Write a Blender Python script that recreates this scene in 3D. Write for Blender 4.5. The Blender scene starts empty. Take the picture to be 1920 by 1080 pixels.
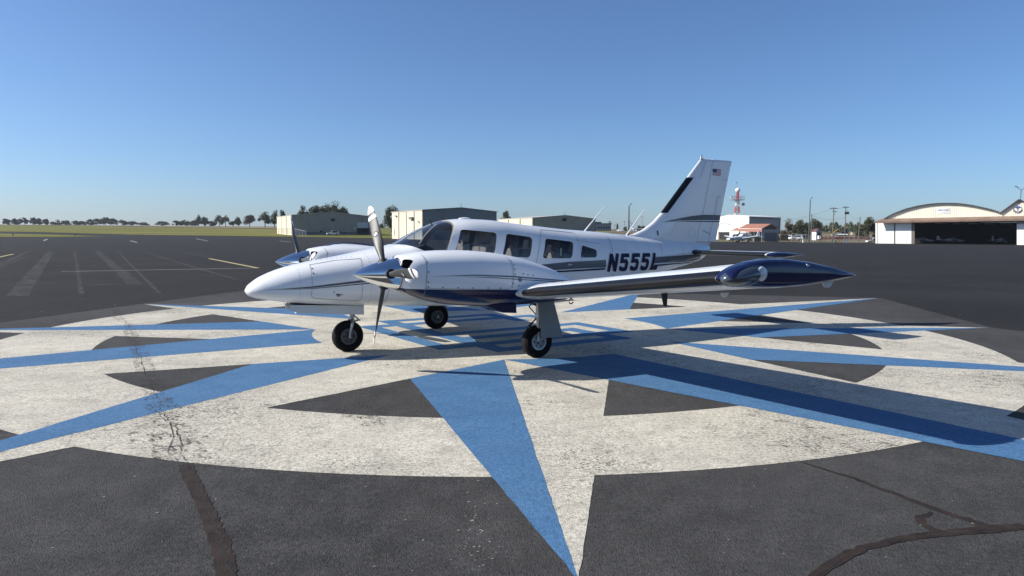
import bpy, bmesh, math, random
from mathutils import Vector, Matrix
from math import sin, cos, pi, radians, hypot, atan2, sqrt
random.seed(7)
scene = bpy.context.scene
col = scene.collection

# ------------------------------------------------------------------ camera, sky, sun, exposure
FPX, HY, ROLL, CAMH = 1335.33, 441.487, .0067, 1.6709
PITCH = math.atan((540 - HY) / FPX)
cam = bpy.data.cameras.new('camera')
cam.sensor_width = 36.0
cam.lens = 36.0 * FPX / 1920
cam.clip_start = .05
cam.clip_end = 9000
cam_o = bpy.data.objects.new('camera', cam)
col.objects.link(cam_o)
cam_o.matrix_world = (Matrix.Translation((0, 0, CAMH)) @ Matrix.Rotation(pi / 2 - PITCH, 4, 'X')
                      @ Matrix.Rotation(ROLL, 4, 'Z'))
scene.camera = cam_o

SUN = Vector((-1.51, -.05, 1.0)).normalized()
world = bpy.data.worlds.new('World')
scene.world = world
world.use_nodes = True
wn = world.node_tree
bg = wn.nodes['Background']
sky = wn.nodes.new('ShaderNodeTexSky')
sky.sky_type = 'NISHITA'
sky.sun_disc = False
sky.sun_elevation = math.asin(SUN.z)
sky.sun_rotation = atan2(SUN.x, SUN.y)
sky.altitude = 1500
sky.air_density = 1.0
sky.dust_density = 2.6
sky.ozone_density = 7.5
wn.links.new(sky.outputs[0], bg.inputs[0])
bg.inputs[1].default_value = .09

sl = bpy.data.lights.new('sun', 'SUN')
sl.energy = 5.0
sl.angle = radians(.53)
sl.color = (1.0, .95, .865)
so = bpy.data.objects.new('sun', sl)
so.rotation_euler = SUN.to_track_quat('Z', 'Y').to_euler()
so.location = (-60, 0, 60)
col.objects.link(so)

vs = scene.view_settings
vs.view_transform = 'Standard'
vs.look = 'None'
vs.gamma = 1
vs.exposure = .62
vs.use_curve_mapping = False
scene.render.resolution_x, scene.render.resolution_y = 1024, 576

# ------------------------------------------------------------------ helpers
def at(px, py, Y):
    """world point on the sight line through a photo pixel at depth Y (metres in front of the camera)"""
    u = (px - 960) / FPX; v = (py - 540) / FPX
    c, s = cos(ROLL), sin(ROLL)
    u, v = c * u + s * v, -s * u + c * v
    d = (u, cos(PITCH) - v * sin(PITCH), -(v * cos(PITCH) + sin(PITCH)))
    t = Y / d[1]
    return Vector((d[0] * t, Y, CAMH + d[2] * t))
def gnd(px, py, z=0.0):
    p = at(px, py, 1.0); d = p - Vector((0, 0, CAMH))
    t = (z - CAMH) / d.z
    return Vector((d.x * t, d.y * t, z))

MATS = {}
def mat(name, color=(.5, .5, .5), rough=.5, metal=0.0, spec=.5, coat=0.0, var=0.0, vscale=8.0, bump=0.0, bscale=40.0, dark=None, ribs=0.0):
    """principled material with noise-driven colour variation and bump"""
    if name in MATS: return MATS[name]
    m = bpy.data.materials.new(name); m.use_nodes = True
    nt = m.node_tree; b = nt.nodes['Principled BSDF']
    b.inputs['Roughness'].default_value = rough
    b.inputs['Metallic'].default_value = metal
    b.inputs['Specular IOR Level'].default_value = spec
    b.inputs['Coat Weight'].default_value = coat
    b.inputs['Coat Roughness'].default_value = .04
    tc = nt.nodes.new('ShaderNodeTexCoord')
    n = nt.nodes.new('ShaderNodeTexNoise'); n.inputs['Scale'].default_value = vscale; n.inputs['Detail'].default_value = 5
    nt.links.new(tc.outputs['Object'], n.inputs['Vector'])
    mr = nt.nodes.new('ShaderNodeMapRange'); mr.inputs[1].default_value = .3; mr.inputs[2].default_value = .7
    nt.links.new(n.outputs[0], mr.inputs[0])
    mx = nt.nodes.new('ShaderNodeMix'); mx.data_type = 'RGBA'
    d = dark or tuple(c * (1 - var) for c in color)
    l = tuple(min(1, c * (1 + var * .6)) for c in color)
    mx.inputs[6].default_value = (*d, 1); mx.inputs[7].default_value = (*l, 1)
    nt.links.new(mr.outputs[0], mx.inputs[0])
    nt.links.new(mx.outputs[2], b.inputs['Base Color'])
    if bump:
        n2 = nt.nodes.new('ShaderNodeTexNoise'); n2.inputs['Scale'].default_value = bscale; n2.inputs['Detail'].default_value = 3
        nt.links.new(tc.outputs['Object'], n2.inputs['Vector'])
        bp = nt.nodes.new('ShaderNodeBump'); bp.inputs['Strength'].default_value = bump; bp.inputs['Distance'].default_value = .02
        nt.links.new(n2.outputs[0], bp.inputs['Height']); nt.links.new(bp.outputs[0], b.inputs['Normal'])
    if ribs:                                   # vertical corrugation of sheet-metal cladding
        sx = nt.nodes.new('ShaderNodeSeparateXYZ'); nt.links.new(tc.outputs['Object'], sx.inputs[0])
        ad = nt.nodes.new('ShaderNodeMath'); ad.operation = 'ADD'; nt.links.new(sx.outputs[0], ad.inputs[0]); nt.links.new(sx.outputs[1], ad.inputs[1])
        ml = nt.nodes.new('ShaderNodeMath'); ml.operation = 'MULTIPLY'; nt.links.new(ad.outputs[0], ml.inputs[0]); ml.inputs[1].default_value = ribs
        sn = nt.nodes.new('ShaderNodeMath'); sn.operation = 'SINE'; nt.links.new(ml.outputs[0], sn.inputs[0])
        bp = nt.nodes.new('ShaderNodeBump'); bp.inputs['Strength'].default_value = .8; bp.inputs['Distance'].default_value = .06
        nt.links.new(sn.outputs[0], bp.inputs['Height']); nt.links.new(bp.outputs[0], b.inputs['Normal'])
    MATS[name] = m
    return m

def link(o, parent=None):
    col.objects.link(o)
    if parent is not None: o.parent = parent
    return o
def mesh_obj(name, verts, faces, m, parent=None, smooth=False, auto=None):
    me = bpy.data.meshes.new(name)
    me.from_pydata([tuple(v) for v in verts], [], faces)
    me.validate(); me.update()
    if m is not None:
        for q in (m if isinstance(m, (list, tuple)) else [m]): me.materials.append(q)
    if smooth:
        for p in me.polygons: p.use_smooth = True
        if auto: 
            try: me.set_sharp_from_angle(angle=radians(auto))
            except Exception: pass
    return link(bpy.data.objects.new(name, me), parent)
def tag(o, label=None, cat=None, group=None, kind=None):
    if label: o['label'] = label
    if cat: o['category'] = cat
    if group: o['group'] = group
    if kind: o['kind'] = kind
    return o
def empty(name, loc=(0, 0, 0), rz=0, label=None, cat=None, group=None):
    o = bpy.data.objects.new(name, None); o.empty_display_size = .3
    o.location = loc; o.rotation_euler = (0, 0, rz)
    link(o); return tag(o, label, cat, group)
def copy_tree(o, parent=None):
    c = o.copy(); col.objects.link(c); c.parent = parent
    for ch in list(o.children): copy_tree(ch, c)
    return c

class MB:
    """collects boxes, tubes and lathes; build() links them as one mesh"""
    def __init__(s): s.v = []; s.f = []
    def add(s, verts, faces):
        k = len(s.v); s.v += [Vector(p) for p in verts]; s.f += [[i + k for i in f] for f in faces]; return s
    def box(s, lo, hi, R=None):
        x0, y0, z0 = lo; x1, y1, z1 = hi
        vs = [(x0,y0,z0),(x1,y0,z0),(x1,y1,z0),(x0,y1,z0),(x0,y0,z1),(x1,y0,z1),(x1,y1,z1),(x0,y1,z1)]
        if R is not None: vs = [R @ Vector(p) for p in vs]
        return s.add(vs, [(0,3,2,1),(4,5,6,7),(0,1,5,4),(1,2,6,5),(2,3,7,6),(3,0,4,7)])
    def prism(s, a, b, n):
        """quad a,b (two lists of points joined): loft of polygon a to polygon b"""
        k = len(a)
        return s.add(list(a) + list(b), [tuple(range(k))[::-1], tuple(range(k, 2 * k))] + [(i, (i + 1) % k, k + (i + 1) % k, k + i) for i in range(k)])
    def tube(s, pts, rad, n=10, cap=True):
        pts = [Vector(p) for p in pts]
        if not hasattr(rad, '__len__'): rad = [rad] * len(pts)
        vs = []; fs = []
        ref = None
        for i, p in enumerate(pts):
            d = (pts[min(i + 1, len(pts) - 1)] - pts[max(i - 1, 0)]).normalized()
            if ref is None: ref = Vector((0, 0, 1)) if abs(d.z) < .9 else Vector((1, 0, 0))
            a = d.cross(ref).normalized(); b = d.cross(a).normalized(); ref = -b if False else ref
            for j in range(n):
                t = 2 * pi * j / n; vs.append(p + (a * cos(t) + b * sin(t)) * rad[i])
        for i in range(len(pts) - 1):
            for j in range(n):
                fs.append((i * n + j, i * n + (j + 1) % n, (i + 1) * n + (j + 1) % n, (i + 1) * n + j))
        if cap: fs += [tuple(range(n))[::-1], tuple(range((len(pts) - 1) * n, len(pts) * n))]
        return s.add(vs, fs)
    def lathe(s, prof, c, axis='y', n=32):
        """prof: (axial, radius) list, closed when its ends have radius 0"""
        c = Vector(c); vs = []; fs = []
        for a, r in prof:
            for j in range(n):
                t = 2 * pi * j / n
                if axis == 'y': vs.append(c + Vector((r * cos(t), a, r * sin(t))))
                elif axis == 'x': vs.append(c + Vector((a, r * cos(t), r * sin(t))))
                else: vs.append(c + Vector((r * cos(t), r * sin(t), a)))
        for i in range(len(prof) - 1):
            for j in range(n):
                fs.append((i * n + j, i * n + (j + 1) % n, (i + 1) * n + (j + 1) % n, (i + 1) * n + j))
        return s.add(vs, fs)
    def poly(s, pts): return s.add(pts, [tuple(range(len(pts)))])
    def build(s, name, m, parent=None, smooth=False, auto=35): return mesh_obj(name, s.v, s.f, m, parent, smooth, auto)

def recalc(o):
    bm = bmesh.new(); bm.from_mesh(o.data)
    bmesh.ops.remove_doubles(bm, verts=bm.verts, dist=1e-5)
    bmesh.ops.recalc_face_normals(bm, faces=bm.faces)
    bm.to_mesh(o.data); bm.free(); return o
def bool_cut(o, cutters):
    """difference with every cutter, baked; the cutters are deleted"""
    for c in cutters:
        recalc(c)
        md = o.modifiers.new('cut', 'BOOLEAN'); md.object = c; md.operation = 'DIFFERENCE'; md.solver = 'EXACT'
        try: md.material_mode = 'TRANSFER'
        except Exception: pass
    dg = bpy.context.evaluated_depsgraph_get()
    me = bpy.data.meshes.new_from_object(o.evaluated_get(dg))
    o.modifiers.clear(); o.data = me
    for c in cutters: bpy.data.objects.remove(c, do_unlink=True)
    return o
# ------------------------------------------------------------------ ground
def pl(tab, x):
    if x <= tab[0][0]: return tab[0][1]
    for (a, b), (c, d) in zip(tab, tab[1:]):
        if x <= c: return b + (d - b) * (x - a) / (c - a)
    return tab[-1][1]
TL = [(0,0),(120,0),(180,.16),(240,.45),(290,1.3),(800,9.8),(1500,12.5),(6000,14)]
TR = [(0,0),(240,0),(330,.3),(500,3),(800,8.2),(1500,11),(6000,13)]
def terrain(x, y):
    if y < 60: return 0.0
    u = 960 + FPX * x / y
    w = min(1, max(0, (1250 - u) / 150)); w = w * w * (3 - 2 * w)
    return w * pl(TL, y) + (1 - w) * pl(TR, y)

def ground_material(name, kind):
    m = bpy.data.materials.new(name); m.use_nodes = True
    nt = m.node_tree; b = nt.nodes['Principled BSDF']; N = nt.nodes.new; L = nt.links.new
    tc = N('ShaderNodeTexCoord')
    def noise(scale, det=4, rough=.55, vec=None):
        n = N('ShaderNodeTexNoise'); n.inputs['Scale'].default_value = scale; n.inputs['Detail'].default_value = det; n.inputs['Roughness'].default_value = rough
        L(vec or tc.outputs['Object'], n.inputs['Vector']); return n.outputs[0]
    def ramp(x, lo, hi, a=0.0, c=1.0):
        r = N('ShaderNodeMapRange'); r.inputs[1].default_value = lo; r.inputs[2].default_value = hi; r.inputs[3].default_value = a; r.inputs[4].default_value = c
        L(x, r.inputs[0]); return r.outputs[0]
    def mix(f, a, c):
        x = N('ShaderNodeMix'); x.data_type = 'RGBA'
        if hasattr(f, 'links'): L(f, x.inputs[0])
        else: x.inputs[0].default_value = f
        for s, q in ((6, a), (7, c)):
            if isinstance(q, tuple): x.inputs[s].default_value = (*q, 1)
            else: L(q, x.inputs[s])
        return x.outputs[2]
    def mul(a, c):
        x = N('ShaderNodeMath'); x.operation = 'MULTIPLY'; L(a, x.inputs[0])
        if hasattr(c, 'links'): L(c, x.inputs[1])
        else: x.inputs[1].default_value = c
        return x.outputs[0]
    def add(a, c):
        x = N('ShaderNodeMath'); x.operation = 'ADD'; L(a, x.inputs[0]); L(c, x.inputs[1]); return x.outputs[0]
    speck = noise(30, 6, .8); blot = noise(4.5, 6, .75); big = noise(.22, 3); mid = noise(2.2, 4); fine = noise(120, 4, .72); grit = noise(260, 2, .7)
    vor = N('ShaderNodeTexVoronoi'); vor.inputs['Scale'].default_value = 105; L(tc.outputs['Object'], vor.inputs['Vector'])
    cellc = N('ShaderNodeSeparateColor'); L(vor.outputs['Color'], cellc.inputs[0]); cell = cellc.outputs[0]
    def asphalt(lo, hi):
        c = mix(ramp(speck, .36, .64), lo, hi); c = mix(ramp(cell, 0, 1, 0, .35), c, hi); c = mix(ramp(blot, .45, .72, 0, .45), c, tuple(q * .62 for q in lo)); c = mix(ramp(blot, .50, .30, 0, .30), c, tuple(q * 1.25 for q in hi))
        c = mix(ramp(mid, .35, .7, 0, .35), c, tuple(q * .72 for q in lo))
        c = mix(ramp(big, .35, .68, 0, .5), c, tuple(q * 1.2 for q in hi))
        c = mix(ramp(grit, .70, .78, 0, .55), c, (.13, .127, .12))
        c = mix(ramp(noise(58, 2, .6), .68, .74, 0, .5), c, (.16, .156, .15))
        # hairline crackle: thin lines where a warped noise crosses its middle value, only in weathered patches
        cr = noise(11, 6, .7); d_ = N('ShaderNodeMath'); d_.operation = 'SUBTRACT'; L(cr, d_.inputs[0]); d_.inputs[1].default_value = .5
        ab = N('ShaderNodeMath'); ab.operation = 'ABSOLUTE'; L(d_.outputs[0], ab.inputs[0])
        return mix(mul(mul(ramp(ab.outputs[0], .0, .010, 1, 0), ramp(noise(5.5, 3), .50, .60)), .75), c, (.006, .006, .006))
    if kind == 'asphalt_dark': c = asphalt((.009, .0085, .0083), (.028, .0265, .0258))
    else: c = asphalt((.009, .0087, .0087), (.078, .0757, .0744))
    if kind in ('white', 'blue'):
        st = N('ShaderNodeMapping'); st.inputs['Scale'].default_value = (1, 1, 1); L(tc.outputs['Object'], st.inputs['Vector'])
        # wear: tiny pits everywhere, larger scuffed patches where two slower noises meet
        pits = noise(42, 5, .75); patch = noise(.55, 4, .6); scuff = noise(9, 6, .8)
        pit = ramp(add(mul(pits, 1.0), mul(patch, .42)), .74 if kind == 'white' else .80, .86 if kind == 'white' else .93)
        sc = mul(ramp(scuff, .56, .62), ramp(patch, .50, .60))
        wear = N('ShaderNodeMath'); wear.operation = 'MAXIMUM'; L(mul(pit, .8 if kind == 'white' else .6), wear.inputs[0]); L(mul(sc, .95 if kind == 'white' else .25), wear.inputs[1])
        if kind == 'white':
            pc = mix(ramp(mid, .3, .7), (.54, .505, .42), (.69, .65, .55))
            pc = mix(ramp(noise(.8, 5, .7), .45, .75, 0, .6), pc, (.27, .255, .225))
            pc = mix(ramp(speck, .44, .66, .0, .72), pc, (.19, .175, .148)); pc = mix(ramp(blot, .50, .74, 0, .6), pc, (.17, .158, .135)); pc = mix(ramp(cell, .80, 1.0, 0, .4), pc, (.20, .19, .17))
        else:
            pc = mix(ramp(mid, .3, .7), (.060, .155, .305), (.088, .200, .360))
            pc = mix(ramp(noise(.7, 5, .7), .45, .75, 0, .35), pc, (.036, .095, .20))
            pc = mix(ramp(speck, .42, .64, .0, .75), pc, (.026, .070, .15)); pc = mix(ramp(blot, .5, .74, 0, .5), pc, (.040, .095, .185)); pc = mix(ramp(cell, .75, 1.0, 0, .5), pc, (.085, .16, .26)); pc = mix(ramp(noise(.35, 4, .6), .5, .72, 0, .4), pc, (.10, .19, .31))
        c = mix(wear.outputs[0], pc, c)
    L(c, b.inputs['Base Color'])
    b.inputs['Roughness'].default_value = .86 if kind.startswith('asphalt') else .8
    b.inputs['Specular IOR Level'].default_value = .16
    bp = N('ShaderNodeBump'); bp.inputs['Strength'].default_value = .8 if kind.startswith('asphalt') else .5; bp.inputs['Distance'].default_value = .008
    h = add(mul(speck, 1.6), mul(vor.outputs['Distance'], -.7))
    L(h, bp.inputs['Height']); L(bp.outputs[0], b.inputs['Normal'])
    return m
A_DARK = ground_material('asphalt_fresh', 'asphalt_dark'); A_OLD = ground_material('asphalt_old', 'asphalt_old')
P_WHITE = ground_material('road_paint_white', 'white'); P_BLUE = ground_material('road_paint_blue', 'blue')

xs = [-900 + 20 * i for i in range(91)]; ys = [-200, -100, -40] + [10 * i for i in range(0, 43)]
V = [(x, y, terrain(x, y)) for y in ys for x in xs]; nx = len(xs)
F = [(j * nx + i, j * nx + i + 1, (j + 1) * nx + i + 1, (j + 1) * nx + i) for j in range(len(ys) - 1) for i in range(nx - 1)]
tag(mesh_obj('apron', V, F, A_DARK, smooth=True), 'dark asphalt airport apron', kind='structure')

def field_material(name, a, b_, c_, scale=.03):
    m = bpy.data.materials.new(name); m.use_nodes = True; nt = m.node_tree; b = nt.nodes['Principled BSDF']; N = nt.nodes.new; L = nt.links.new
    tc = N('ShaderNodeTexCoord'); mp = N('ShaderNodeMapping'); mp.inputs['Scale'].default_value = (.35, 1, 1); L(tc.outputs['Object'], mp.inputs['Vector'])
    n = N('ShaderNodeTexNoise'); n.inputs['Scale'].default_value = scale; n.inputs['Detail'].default_value = 7; n.inputs['Roughness'].default_value = .62; L(mp.outputs[0], n.inputs['Vector'])
    r = N('ShaderNodeValToRGB'); e = r.color_ramp.elements
    e[0].position = .32; e[0].color = (*a, 1); e[1].position = .70; e[1].color = (*c_, 1)
    k = e.new(.5); k.color = (*b_, 1)
    L(n.outputs[0], r.inputs[0]); L(r.outputs[0], b.inputs['Base Color']); b.inputs['Roughness'].default_value = .95; b.inputs['Specular IOR Level'].default_value = .05
    n2 = N('ShaderNodeTexNoise'); n2.inputs['Scale'].default_value = 3.0; n2.inputs['Detail'].default_value = 4; L(tc.outputs['Object'], n2.inputs['Vector'])
    bp = N('ShaderNodeBump'); bp.inputs['Strength'].default_value = .9; bp.inputs['Distance'].default_value = .25; L(n2.outputs[0], bp.inputs['Height']); L(bp.outputs[0], b.inputs['Normal'])
    return m
GRASS = field_material('grass_dry_green', (.112, .122, .030), (.150, .148, .045), (.205, .182, .080))
DRY = field_material('dry_ground', (.10, .095, .04), (.16, .135, .085), (.22, .185, .125), .05)
STUBBLE = field_material('stubble', (.16, .13, .085), (.21, .175, .115), (.25, .205, .145), .02)
def sheet(name, pxs, near, far, rows, m, zoff, label, kind='structure', power=1.0):
    V = []; F = []
    for r in range(rows + 1):
        for p in pxs:
            n, f = near(p), far(p); Y = n * (f / n) ** ((r / rows) ** power)
            x = Y * (p - 960) / FPX; V.append((x, Y, terrain(x, Y) + zoff))
    k = len(pxs)
    for r in range(rows):
        for i in range(k - 1): F.append((r * k + i, r * k + i + 1, (r + 1) * k + i + 1, (r + 1) * k + i))
    return tag(mesh_obj(name, V, F, m, smooth=True), label, kind=kind)
EDGE = [(-1600, 380), (-400, 335), (0, 322), (66, 318), (100, 305), (197, 283), (240, 272), (480, 256), (540, 252), (720, 238), (1000, 232), (1150, 236)]
sheet('grass_field', list(range(-1600, 1141, 20)), lambda p: pl(EDGE, p), lambda p: 5200, 60, GRASS, .06, 'olive green mown grass field beyond the apron')
sheet('dry_field', list(range(1140, 3801, 20)), lambda p: 236, lambda p: 5200, 50, DRY, .05, 'dry tan ground beyond the right edge of the apron')
sheet('grass_island', list(range(-1600, 201, 20)), lambda p: pl([(-1600, 190), (0, 203), (100, 208), (200, 236)], p), lambda p: pl([(-1600, 300), (0, 276), (100, 262), (200, 239)], p), 8, GRASS, .05, 'grass strip between apron and taxiway at far left')
sheet('stubble_field', list(range(-1600, 541, 20)), lambda p: pl([(-1600, 700), (80, 740), (300, 600), (540, 520)], p), lambda p: 1100, 12, STUBBLE, .35, 'pale stubble strip along the crest of the grass field')

# the compass rose: polar helpers about its centre
RC = Vector((-.3156, 12.6147, 0)); R_IN, R_BLK, R_OUT = 3.13, 6.22, 7.80
def pp(r, deg): return Vector((RC.x + r * cos(radians(deg)), RC.y + r * sin(radians(deg)), 0))
AX = [4 + 30 * k for k in range(12)]
def tipr(d): return 12.7 if (d - 34) % 90 == 0 else 9.3
def isect(a, b, c, d):
    r = b - a; s = d - c; q = c - a; k = r.x * s.y - r.y * s.x
    return a + r * ((q.x * s.y - q.y * s.x) / k)
def flat(name, pts, z, m, parent=None, sub=0):
    """paint sheet whose edges wander a few millimetres like masked paint on rough tarmac"""
    rj = random.Random(len(pts) * 7 + int(abs(pts[0].x) * 100)); Q = []; n = len(pts)
    for i in range(n):
        a, b = pts[i], pts[(i + 1) % n]; L_ = (b - a).length; k = max(1, int(L_ / .09)) if parent else 1; d = (b - a) / max(L_, 1e-6); s = Vector((-d.y, d.x, 0))
        for j in range(k): Q.append(a.lerp(b, j / k) + (s * rj.gauss(0, .0022) if j else Vector((0, 0, 0))))
    return mesh_obj(name, [(p.x, p.y, z) for p in Q], [tuple(range(len(Q)))], m, parent)
def arc(r, d0, d1, n=12): return [pp(r, d0 + (d1 - d0) * i / n) for i in range(n + 1)]
far = [pp(tipr(d) + .06, d) for d in AX if (d % 360) in (4, 34, 64, 94, 124, 154, 184)]
op = tag(flat('old_pavement', far + [Vector((-12, 6, 0)), Vector((-22, -30, 0)), Vector((22, -30, 0)), Vector((13, 6, 0))], .0022, A_OLD), 'older greyer asphalt under the compass rose', kind='structure')
rose = empty('painted_compass_rose', (0, 0, 0)); tag(rose, 'blue and white compass rose painted on the apron', kind='structure')
n = 180
mesh_obj('white_ring', [(*pp(r, 360 * i / n).xy, .0042) for r in (R_BLK, R_OUT) for i in range(n)], [(i, (i + 1) % n, n + (i + 1) % n, n + i) for i in range(n)], P_WHITE, rose)
flat('white_disc', arc(R_IN + .01, 0, 357, 119), .0045, P_WHITE, rose)
for d in AX:
    tip, apx, nxt, prv = pp(tipr(d), d), pp(R_IN, d), pp(R_IN, d + 30), pp(R_IN, d - 30)
    flat('white_point', [apx, tip, nxt] + arc(R_IN, d + 30, d, 10)[1:-1], .0047, P_WHITE, rose)
for d in AX:
    tip, apx, nxt, prv = pp(tipr(d), d), pp(R_IN, d), pp(R_IN, d + 30), pp(R_IN, d - 30)
    if tipr(d) > 10: flat('blue_point', [tip, apx] + arc(R_IN, d, d - 30, 10)[1:-1] + [prv], .0062, P_BLUE, rose)
    else:
        ptip = pp(tipr(d - 30), d - 30); sh = isect(tip, prv, ptip, apx)
        flat('blue_point', [tip, apx, sh], .0058, P_BLUE, rose)
def sframe(u, v): 
    c, s = cos(radians(34)), sin(radians(34)); return Vector((RC.x + c * u - s * v, RC.y + s * u + c * v, 0))
# interlocking rectangular line emblem in the middle of the rose
def bars(L_):
    for (u0, v0, u1, v1) in L_:
        flat('emblem_bar', [sframe(u0, v0), sframe(u1, v0), sframe(u1, v1), sframe(u0, v1)], .0062, P_BLUE, rose)
A1, A0, B1, B0 = (1.93, 1.56), (1.62, 1.24), (1.32, 2.16), (1.0, 1.85)
bars([(-A1[0], -A1[1] + .32, -A0[0], A0[1]), (-A1[0], A0[1], -B1[0], A1[1]), (-B1[0], B0[1], B1[0], B1[1]), (-B1[0], -B0[1], -B0[0], B0[1]),
      (-B0[0], A0[1], B0[0], A1[1]), (B0[0], .72, B1[0], B0[1]), (B1[0], A0[1], A1[0], A1[1]), (A0[0], .72, A1[0], A0[1]),
      (-B0[0], -.29, A1[0], 0.0), (-B0[0], -.90, B0[0], -.60), (A0[0], -A1[1], A1[0], -.29), (B0[0], -B0[1], B1[0], -.60),
      (-A1[0], -A1[1], -B1[0], -A0[1]), (-B1[0], -B1[1], B1[0], -B0[1]), (-B0[0], -A1[1], B0[0], -A0[1]), (B1[0], -A1[1], A0[0], -A0[1])])

# cracks and crack sealant
SEAL = mat('crack_sealant', (.030, .0205, .0165), rough=.75, spec=.2, var=.5, vscale=7, bump=.25, bscale=90)
CRACK = mat('crack_dark', (.012, .010, .009), rough=.95, var=.3)
rnd = random.Random(3)
def ribbon(name, pts, w, z, m, jit, sub, label=None, parent=None):
    P = []
    for i in range(len(pts) - 1):
        a, b = pts[i], pts[i + 1]; wa, wb = w[i], w[i + 1]
        for k in range(sub): P.append((a.lerp(b, k / sub), wa + (wb - wa) * k / sub))
    P.append((pts[-1], w[-1])); V = []; F = []; off = 0
    for i, (p, ww) in enumerate(P):
        d = (P[min(i + 1, len(P) - 1)][0] - P[max(i - 1, 0)][0]).normalized(); s = Vector((-d.y, d.x, 0))
        off = off * .6 + rnd.gauss(0, jit)
        if m is CRACK: ww = ww * rnd.choice((.3, .55, .8, 1.1, 1.4))
        V += [(*(p + s * (off + ww * (.5 + rnd.uniform(-.07, .07)))).xy, z), (*(p + s * (off - ww * (.5 + rnd.uniform(-.07, .07)))).xy, z)]
    for i in range(len(P) - 1): F.append((2 * i, 2 * i + 1, 2 * i + 3, 2 * i + 2))
    o = mesh_obj(name, V, F, m, parent)
    if parent is None: tag(o, label, kind='structure')
    return o
G = lambda L_: [gnd(*p) for p in L_]
s1 = ribbon('sealed_crack', G([(432, 1100), (404, 1000), (379, 940), (347, 872)]), [.098, .098, .088, .10], 0.0050, SEAL, .004, 22, 'brown sealed crack running through the near asphalt')
ribbon('crack_line', G([(438, 1100), (415, 1010), (390, 950), (368, 895), (350, 868)]), [.016, .019, .016, .015, .013], .0060, CRACK, .009, 26, parent=s1)
s2 = ribbon('rose_crack', G([(350, 868), (333, 815), (312, 778), (290, 738), (270, 690), (252, 645), (243, 612), (213, 580)]), [.005, .007, .005, .004, .007, .005, .004, .004], .0088, CRACK, .010, 16, 'thin dark crack crossing the left of the compass rose')
ribbon('crack_line', G([(330, 868), (318, 800), (300, 770)]), [.004, .006, .004], .0088, CRACK, .014, 8, parent=s2)
s3 = ribbon('sealed_crack', G([(1505, 868), (1600, 897), (1700, 935), (1790, 968), (1868, 993)]), [.025, .04, .05, .055, .07], 0.0046, SEAL, .005, 7, 'upper brown sealed crack at the right foreground')
s4 = ribbon('sealed_crack', G([(1500, 1100), (1590, 1042), (1660, 1016), (1740, 1005), (1868, 992), (1960, 988)]), [.05, .065, .055, .07, .10, .06], .0052, SEAL, .006, 7, 'lower brown sealed crack forking at the right foreground')
ribbon('crack_line', G([(1500, 1100), (1590, 1043), (1660, 1017), (1740, 1006), (1868, 993), (1960, 989)]), [.010] * 6, .0062, CRACK, .007, 8, parent=s4)
s5 = ribbon('sealed_crack', G([(1765, 1000), (1730, 985), (1724, 970), (1745, 960)]), [.05, .06, .05, .02], .0040, SEAL, .006, 6, 'short curled branch of the sealed crack at the right foreground')
# crumbled band along the crack where it crosses the painted rose
def crumble(name):
    m = bpy.data.materials.new(name); m.use_nodes = True; nt = m.node_tree; N = nt.nodes.new; L = nt.links.new; b = nt.nodes['Principled BSDF']
    tc = N('ShaderNodeTexCoord'); w = N('ShaderNodeTexNoise'); w.inputs['Scale'].default_value = 9; w.inputs['Detail'].default_value = 4; L(tc.outputs['Object'], w.inputs['Vector'])
    mx = N('ShaderNodeMix'); mx.data_type = 'RGBA'; mx.inputs[0].default_value = .12; L(tc.outputs['Object'], mx.inputs[6]); L(w.outputs['Color'], mx.inputs[7])
    v = N('ShaderNodeTexVoronoi'); v.feature = 'DISTANCE_TO_EDGE'; v.inputs['Scale'].default_value = 17; L(mx.outputs[2], v.inputs['Vector'])
    r = N('ShaderNodeMapRange'); r.inputs[1].default_value = .015; r.inputs[2].default_value = .07; r.inputs[3].default_value = 1; r.inputs[4].default_value = 0; L(v.outputs[0], r.inputs[0])
    n = N('ShaderNodeTexNoise'); n.inputs['Scale'].default_value = 6; n.inputs['Detail'].default_value = 5; L(tc.outputs['Object'], n.inputs['Vector'])
    r2 = N('ShaderNodeMapRange'); r2.inputs[1].default_value = .44; r2.inputs[2].default_value = .58; L(n.outputs[0], r2.inputs[0])
    k = N('ShaderNodeMath'); k.operation = 'MULTIPLY'; L(r.outputs[0], k.inputs[0]); L(r2.outputs[0], k.inputs[1]); L(k.outputs[0], b.inputs['Alpha'])
    b.inputs['Base Color'].default_value = (.045, .035, .03, 1); b.inputs['Roughness'].default_value = .95; return m
CRUM = crumble('crumbled_paint')
ribbon('crumbled_band', G([(352, 870), (332, 815), (312, 778), (290, 738), (270, 690), (250, 645), (240, 612), (213, 580)]), [.34, .38, .30, .22, .24, .22, .18, .14], .0080, CRUM, .02, 6, parent=s2)
ribbon('crumbled_band', G([(700, 800), (690, 775), (640, 765)]), [.2, .5, .3], .0080, CRUM, .02, 6, parent=s2)
# loose pale flecks of paint on the asphalt
fl = MB(); rr = random.Random(11)
for k in range(150):
    px, py = rr.uniform(20, 1900), rr.uniform(880, 1075) if rr.random() < .7 else rr.uniform(560, 640)
    if k < 50: px, py = rr.gauss(895, 18), rr.uniform(940, 1075)
    p = gnd(px, py); s = rr.uniform(.003, .011) * (p.y / 4.5); a = rr.uniform(0, pi)
    q = [Vector((cos(a + t) * s * rr.uniform(.5, 1.6), sin(a + t) * s * rr.uniform(.4, 1), 0)) for t in (0, 1.6, 3.1, 4.7)]
    fl.poly([(p.x + v.x, p.y + v.y, .0036 + .00002 * k) for v in q])
tag(fl.build('paint_flecks', mat('fleck', (.27, .26, .24), rough=.9, var=.2)), 'loose pale paint flecks on the asphalt', kind='stuff')

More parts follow.
